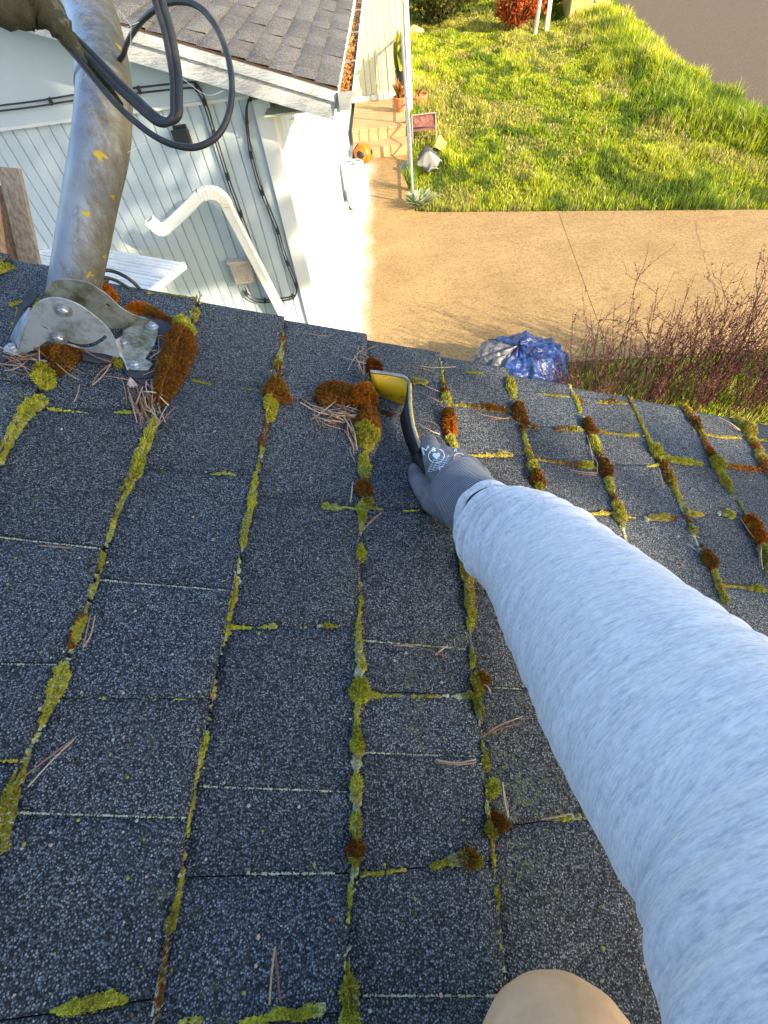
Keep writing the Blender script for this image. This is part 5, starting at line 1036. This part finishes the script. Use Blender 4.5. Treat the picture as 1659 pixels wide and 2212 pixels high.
# mossy arm entering from the upper left
arm=empty('antenna_boom',W(60,30,.45),'lichen crusted antenna arm reaching in from the upper left','antenna boom')
ap=[(-200,-40,.42,.026),(0,-8,.44,.022),(60,-2,.45,.0215),(103,24,.458,.0165),(133,62,.465,.0105),(165,107,.476,.0068),(215,165,.488,.0045),(262,228,.498,.003)]
mb=MB(); Q=smoothpts([W(*q[:3]) for q in ap],6); rad=np.array([q[0] for q in smoothpts([(q[3],0,0) for q in ap],6)])*np.array([1+.30*noise.noise(Vector((i*.9,0,0))) for i in range(len(Q))])
mb.tube(Q,rad,20); mb.build('beam',M['arm'],arm,smooth='all')
def cable(name,pts,r,label,n=12,twin=False):
    root=empty(name,W(*pts[0]),label,'cable'); Q=smoothpts([W(*q) for q in pts],6)
    if twin:
        for s in (-1,1):
            sd=MC.T@np.array([.75*s,-.25*s,0]); mb=MB(); mb.tube([q+sd*r*.98 for q in Q],r,n); mb.build('strand',M['cable'],root,smooth='all')
        mb=MB(); mb.tube(Q,r*.45,6); mb.build('web',M['cable'],root)
    else: mb=MB(); mb.tube(Q,r,n); mb.build('jacket',M['cable'],root,smooth='all')
z=lambda L:[(x/3,y/3,d) for x,y,d in L]
cable('coax_cable',z([(150,20,.50),(280,130,.485),(380,240,.478),(500,375,.475),(620,520,.474),(740,660,.474),(860,775,.474),(1000,882,.472),(1130,940,.47),(1260,955,.468),(1380,905,.466),(1460,800,.466),(1500,640,.466),(1495,460,.468),(1450,280,.472),(1380,140,.476),(1290,45,.482),(1180,10,.49),(1060,30,.505),(940,115,.53),(860,215,.565),(820,290,.60),(790,370,.625),(700,450,.655),(560,520,.67)]),.0030,'black cable making the large loop in front of the white house')
cable('twin_cable',z([(250,60,.50),(340,140,.49),(440,225,.482),(600,375,.478),(760,545,.476),(880,655,.474),(960,730,.472),(1035,785,.47),(1095,790,.468),(1140,745,.466),(1143,640,.465),(1140,500,.465),(1118,350,.463),(1090,210,.46),(1055,90,.456),(1015,-40,.45),(960,-200,.44)]),.0036,'black twin cable bent into the narrow inner loop',twin=True)
cable('coax_cable',[(200,585,.72),(240,585,.735),(275,600,.745),(300,622,.76),(310,640,.768)],.0028,'short black cable arching from the mast foot over the roof edge')
cable('coax_cable',[(200,600,.72),(235,601,.735),(262,612,.745),(285,628,.76)],.0026,'second short black cable tucked under the arching one')

# ------------------------------------------------------------------ scraper
tool=empty('moss_scraper',RP(840,868),'yellow bent metal moss scraper held against the roof by the gloved hand','scraper')
top=[(800,802,.730),(822,805,.729),(848,809,.727),(872,814,.724),(884,828,.719),(885,852,.712),(886,880,.70),(890,910,.69),(898,940,.678),(908,968,.668)]
bot=[(812,852,.768),(832,860,.767),(856,868,.765),(876,872,.760),(880,874,.752),(875,886,.738),(868,902,.724),(872,930,.71),(884,965,.70),(900,1000,.69)]
def ribbon(name,a,b,mat,th,k=5):
    T=smoothpts([W(*q) for q in a],k); Bo=smoothpts([W(*q) for q in b],k); return quadstrip(name,T,Bo,th,mat,tool)
ribbon('blade',top[:5],bot[:5],M['yellow'],.0026,2)
ribbon('handle',top[4:],bot[4:],M['blackp'],.0060)
mb=MB(); mb.tube(smoothpts([W(x,y,d-.001) for x,y,d in top],5),.0026,8); mb.build('rim',M['steel'],tool,smooth='all')
mb=MB(); mb.tube(smoothpts([W(x+3,y,d-.002) for x,y,d in top[4:]],5),.0013,6); mb.build('rim',M['yellow'],tool,smooth='all')
mb=MB(); mb.tube(smoothpts([W(904,985,.683),W(925,1020,.672),W(960,1070,.65),W(990,1110,.635)],4),.011,12); mb.build('grip',M['blackp'],tool,smooth='all')

# ------------------------------------------------------------------ person: sleeve, glove, knee
person=empty('person',RW(.15,-.35,0),'person kneeling in pale heather sleeve, grey glove and tan trousers, reaching with a scraper','person')
def remeshed(name,caps,mat,parent,vox=.002,sm=6,extra=None):
    mb=MB()
    for pts,rad in caps:
        Q=[W(*p) if len(p)==3 and p[0]>5 else np.array(p) for p in pts]; mb.tube(Q,rad,14)
        mb.sphere(Q[0],rad[0]*.999,14,10); mb.sphere(Q[-1],rad[-1]*.999,14,10)
        for q,rr in list(zip(Q,rad))[1:-1]: mb.sphere(q,rr*1.0,14,10)
    o=mb.build(name,None,None); r=o.modifiers.new('r','REMESH'); r.mode='VOXEL'; r.voxel_size=vox; r.use_smooth_shade=True
    s=o.modifiers.new('s','SMOOTH'); s.factor=.5; s.iterations=sm
    dg=bpy.context.evaluated_depsgraph_get(); me=bpy.data.meshes.new_from_object(o.evaluated_get(dg)); bpy.data.objects.remove(o); me.materials.clear()
    for p in me.polygons: p.use_smooth=True
    return link(name,me,mat,parent)
hand=[([(1040,1112,.575),(1010,1080,.598),(985,1048,.618)],[.034,.036,.034]),
 ([(1010,1080,.600),(960,1020,.632),(938,990,.646)],[.030,.026,.0165]),
 ([(1005,1075,.600),(975,1015,.632),(962,990,.645)],[.030,.024,.0165]),
 ([(1015,1070,.600),(1000,1020,.628),(986,992,.643)],[.030,.022,.0160]),
 ([(1030,1075,.598),(1028,1035,.618),(1014,1007,.636)],[.028,.020,.0145]),
 # index: lies forward on the handle
 ([(938,990,.646),(930,968,.662),(927,958,.676),(922,975,.692)],[.0155,.0138,.0128,.0115]),
 ([(962,990,.645),(955,980,.668),(940,990,.69),(920,1010,.692)],[.0150,.0135,.0125,.011]),
 ([(986,992,.643),(985,990,.668),(965,1005,.69),(940,1025,.688)],[.0145,.0135,.0122,.011]),
 ([(1014,1007,.636),(1012,1012,.66),(990,1028,.68),(965,1045,.675)],[.0135,.012,.011,.010]),
 # thumb along the left side
 ([(985,1095,.605),(940,1082,.628),(915,1055,.650),(900,1032,.668),(897,1015,.682)],[.026,.019,.0150,.0125,.0105])]
glove=remeshed('glove',hand,M['glove'],person,.0016,8)
def ringmesh(name,rings,mat,parent,n=96,fold=0.,seed=0,sub=6,lenscale=1.):
    """tapered cloth tube with wrinkles; rings: (x, y, depth, radius)"""
    P=smoothpts([W(*q[:3]) if abs(q[0])>5 else C0+MC.T@np.array(q[:3]) for q in rings],sub); R=[q[0] for q in smoothpts([(q[3],0,0) for q in rings],sub)]; m=len(P)
    vs=[];uvs=[];prev=None;s=0
    for i in range(m):
        d=P[min(i+1,m-1)]-P[max(i-1,0)]; d/=np.linalg.norm(d); a=(np.cross(d,(0,0,1)) if prev is None else prev-d*np.dot(prev,d)); a/=np.linalg.norm(a); b=np.cross(d,a); prev=a
        if i: s+=np.linalg.norm(P[i]-P[i-1])
        for j in range(n):
            t=2*math.pi*j/n; k=noise.noise(Vector((math.cos(t)*1.1+seed,math.sin(t)*1.1,s*42)))+.5*noise.noise(Vector((math.cos(t)*2.3+seed,math.sin(t)*2.3,s*85+4)))
            am=fold*(1.0+2.2*math.exp(-(s/.05)**2))
            ph=s*6.283/.021+1.6*noise.noise(Vector((math.cos(t)*.9,math.sin(t)*.9,s*9+seed)))*3; am2=(.0062*math.exp(-(s/.09)**2)+.0013)*(fold>.01)*(.55+.9*noise.noise(Vector((math.cos(t)*1.3+3,math.sin(t)*1.3,s*14)))); rr=R[i]*(1+am*k)+am2*math.sin(ph); vs.append(P[i]+(a*math.cos(t)+b*math.sin(t))*rr)
        uvs.append(s)
    fs=[(i*n+j,i*n+(j+1)%n,(i+1)*n+(j+1)%n,(i+1)*n+j) for i in range(m-1) for j in range(n)]
    mb=MB(); mb.add(vs,fs); o=mb.build(name,mat,parent,smooth='all',fixn=False); me=o.data; uv=me.uv_layers.new(name='UVMap')
    arr=np.zeros((len(me.loops),2),np.float32); k=0
    for i in range(m-1):
        for j in range(n):
            arr[k]=(j/n,uvs[i]);arr[k+1]=((j+1)/n,uvs[i]);arr[k+2]=((j+1)/n,uvs[i+1]);arr[k+3]=(j/n,uvs[i+1]);k+=4
    uv.data.foreach_set('uv',arr.ravel())
    bm=bmesh.new(); bm.from_mesh(me); bmesh.ops.recalc_face_normals(bm,faces=bm.faces); bm.to_mesh(me); bm.free()
    return o
ringmesh('glove_cuff',[(974,1037,.626,.0375),(985,1048,.620,.0392),(1004,1070,.606,.0400),(1028,1095,.588,.0402),(1050,1117,.572,.0405),(1075,1140,.555,.040),(1100,1165,.535,.040)],M['cuff'],person,64,.006,5,5)
mb=MB(); c0=W(1036,1103,.583); c1=W(1043,1110,.577)
sl_rings=[(1070,1128,.548,.041),(1068,1126,.551,.0470),(1076,1134,.545,.0495),(1105,1160,.52,.0548),(1165,1208,.470,.0605),(1235,1290,.415,.0655),(1315,1390,.362,.0695),(1440,1545,.302,.0740),(1590,1708,.256,.0775),(1735,1850,.224,.079),(.197,.180,.188,.0880),(.199,.198,.15,.0975),(.208,.217,.105,.107),(.233,.236,.05,.112),(.25,.265,-.015,.112),(.268,.30,-.09,.108)]
ringmesh('sleeve',sl_rings,M['sleeve'],person,144,.020,2,22)
sh=MC.T@np.array([.42,.42,-.10])+C0
# trousers: kneeling leg, knee showing at the bottom
def CP(x,y,z_): return C0+MC.T@np.array([x,y,z_])
kn=W(1226,2364,.305)
remeshed('trousers',[([tuple(kn),tuple(CP(.16,.50,.10)),tuple(CP(.20,.72,-.05))],[.060,.078,.10]),([tuple(kn),tuple(CP(.17,.46,.28)),tuple(CP(.22,.62,.27))],[.059,.055,.05]),([tuple(CP(.42,.50,.20)),tuple(CP(.34,.66,.05)),tuple(CP(.26,.74,-.08))],[.07,.085,.11])],M['tan'],person,.006,4)
remeshed('sweatshirt',[([tuple(CP(.30,.80,-.20)),tuple(CP(.28,.62,-.36)),tuple(CP(.25,.42,-.46))],[.14,.15,.15]),([tuple(CP(.275,.33,-.12)),tuple(CP(.28,.38,-.22)),tuple(CP(.27,.42,-.40))],[.088,.10,.11])],M['hoodie'],person,.01,4)
# printing on the back of the glove, laid on its surface
bvh=BVHTree.FromObject(glove,bpy.context.evaluated_depsgraph_get())
pinv=glove.matrix_world.copy(); 
def stick(V2,lift=.0006):
    out=[]
    for x,y in V2:
        d=Vector(ray(x,y)).normalized(); hit=glove_hit(d); out.append(hit)
    return out
off=Vector((0,0,0))
gm=glove.matrix_world; bpy.context.view_layer.update(); gm=glove.matrix_world.copy(); gi=gm.inverted()
def glove_hit(d):
    o=gi@Vector(C0); dd=(gi.to_3x3()@d).normalized(); loc,nn,i,ds_=bvh.ray_cast(o,dd)
    if loc is None: return None
    return gm@(loc+nn*.0005)
def decal(name,lines,mat):
    mb=MB()
    for V2,Fs in lines:
        P=stick(V2)
        if any(p is None for p in P): continue
        mb.add([tuple(p) for p in P],Fs)
    if mb.v: mb.build(name,mat,person,fixn=False)
def textgeo(s,x,y,size,ang):
    cu=bpy.data.curves.new('t','FONT'); cu.body=s; cu.size=size; cu.resolution_u=2; tmp=bpy.data.objects.new('tmp',cu); COL.objects.link(tmp)
    dg=bpy.context.evaluated_depsgraph_get(); me=bpy.data.meshes.new_from_object(tmp.evaluated_get(dg)); bpy.data.objects.remove(tmp)
    ca,sa=math.cos(ang),math.sin(ang); V2=[(x+v.co.x*ca+v.co.y*sa,y+v.co.x*sa-v.co.y*ca) for v in me.vertices]; return V2,[tuple(p.vertices) for p in me.polygons]
def ringgeo(x,y,r1,r2,a0,a1,n=20):
    V2=[];Fs=[]
    for i in range(n+1):
        t=a0+(a1-a0)*i/n; V2+=[(x+math.cos(t)*r1,y+math.sin(t)*r1*.9),(x+math.cos(t)*r2,y+math.sin(t)*r2*.9)]
    for i in range(n): Fs.append((2*i,2*i+1,2*i+3,2*i+2))
    return V2,Fs
def heart(x,y,s):
    V2=[(x,y)]
    for i in range(24):
        t=2*math.pi*i/24; V2.append((x+s*16*math.sin(t)**3/16,y-s*(13*math.cos(t)-5*math.cos(2*t)-2*math.cos(3*t)-math.cos(4*t))/16))
    return V2,[(0,i+1,(i+1)%24+1) for i in range(24)]
rr_=-.28
W1=[textgeo('M',914,984,25,rr_),textgeo('a',934,977,20,rr_),ringgeo(943,985,16,17.6,-1.2,1.6),ringgeo(943,985,16,17.6,2.0,4.6),heart(943,985,8.5),textgeo('8',972,974,15,.2),textgeo('R',980,976,12,.2)]
for k in range(6):
    y=998+k*4.6; x=936-k*1.2
    for j in range(4): W1.append(textgeo('=',x+j*10-k,y-j*2.6,9,rr_)); W1.append(textgeo('~',x+5+j*10-k,y-j*2.6,8,rr_))
W1+=[textgeo('C',949,1020,17,-.15),textgeo('E',966,1015,17,-.1),ringgeo(990,1008,5,6,0,6.28),textgeo('m',979,1010,12,.1),textgeo('mN',1000,1010,11,.25),textgeo('STEX',990,1000,11,.42),ringgeo(992,990,11,12.2,2.6,5.6)]
decal('printed_marks',W1,M['print']); decal('printed_emblem',[heart(986,990,6.5),ringgeo(992,992,1,6.5,0,6.28)],M['printo'])

# ------------------------------------------------------------------ pine beside the house, behind the camera: its crown shades the roof
r=np.random.default_rng(12); tb=np.array([6.6,-4.7,0])
tree=empty('shade_tree',tb,'broad tree beside the house whose crown shades the roof','tree')
t0=tb-np.array([.57,.82,0])*2.2; mb=MB(); mb.tube(smoothpts([t0,t0+np.array([.1,0,2.5]),t0+np.array([.2,.3,5.5]),t0+np.array([.8,1.2,9.])],5),np.linspace(.22,.05,16),10)
pdir=np.array([.57,.82,0])
cl=[]; SD=np.array([.82,-.57,0])
def cp(u,v,d): return tb+pdir*u+SD*d+np.array([0,0,v+.43*d])
for k in range(900):
    u=r.uniform(-4.6,3.5); v=r.uniform(6.2,11.0)
    lim=6.2 if u<.36 else 6.62
    if u>2.1: lim=6.9
    if v<lim: continue
    if u>2.35 and (r.random()<.86+.3*(u-2.45) ) : continue
    cl.append(cp(u,v,r.uniform(-1.3,1.3)))
cl=np.array(cl)
for q in cl[::22]:
    a=t0+np.array([.2,.3,max(6.6,q[2]-.6)]); mb.tube(smoothpts([a,(a+q)/2+np.array([0,0,-.1]),q],3),[.05,.05,.045,.04,.03,.02,.01],5)
mb.build('trunk',M['bark'],tree)
n=52000; cx=cl[r.integers(0,len(cl),n)]+r.normal(size=(n,3))*.17
lo=[]
for k in range(8): lo.append(cp(r.uniform(.5,1.4),r.uniform(5.7,6.35),r.uniform(-.6,.6)))
for k in range(10): lo.append(cp(r.uniform(1.9,3.25),r.uniform(5.7,7.1),r.uniform(-.6,.6)))
lo=np.array(lo); m=3600; cx2=lo[r.integers(0,len(lo),m)]+r.normal(size=(m,3))*.085
V,Fc,c=leaves(np.concatenate([cx,cx2]),.075,r,np.array([(.04,.07,.02),(.06,.10,.025),(.03,.06,.02)])); npmesh('crown',V,Fc,M['grass'],tree,col=c)
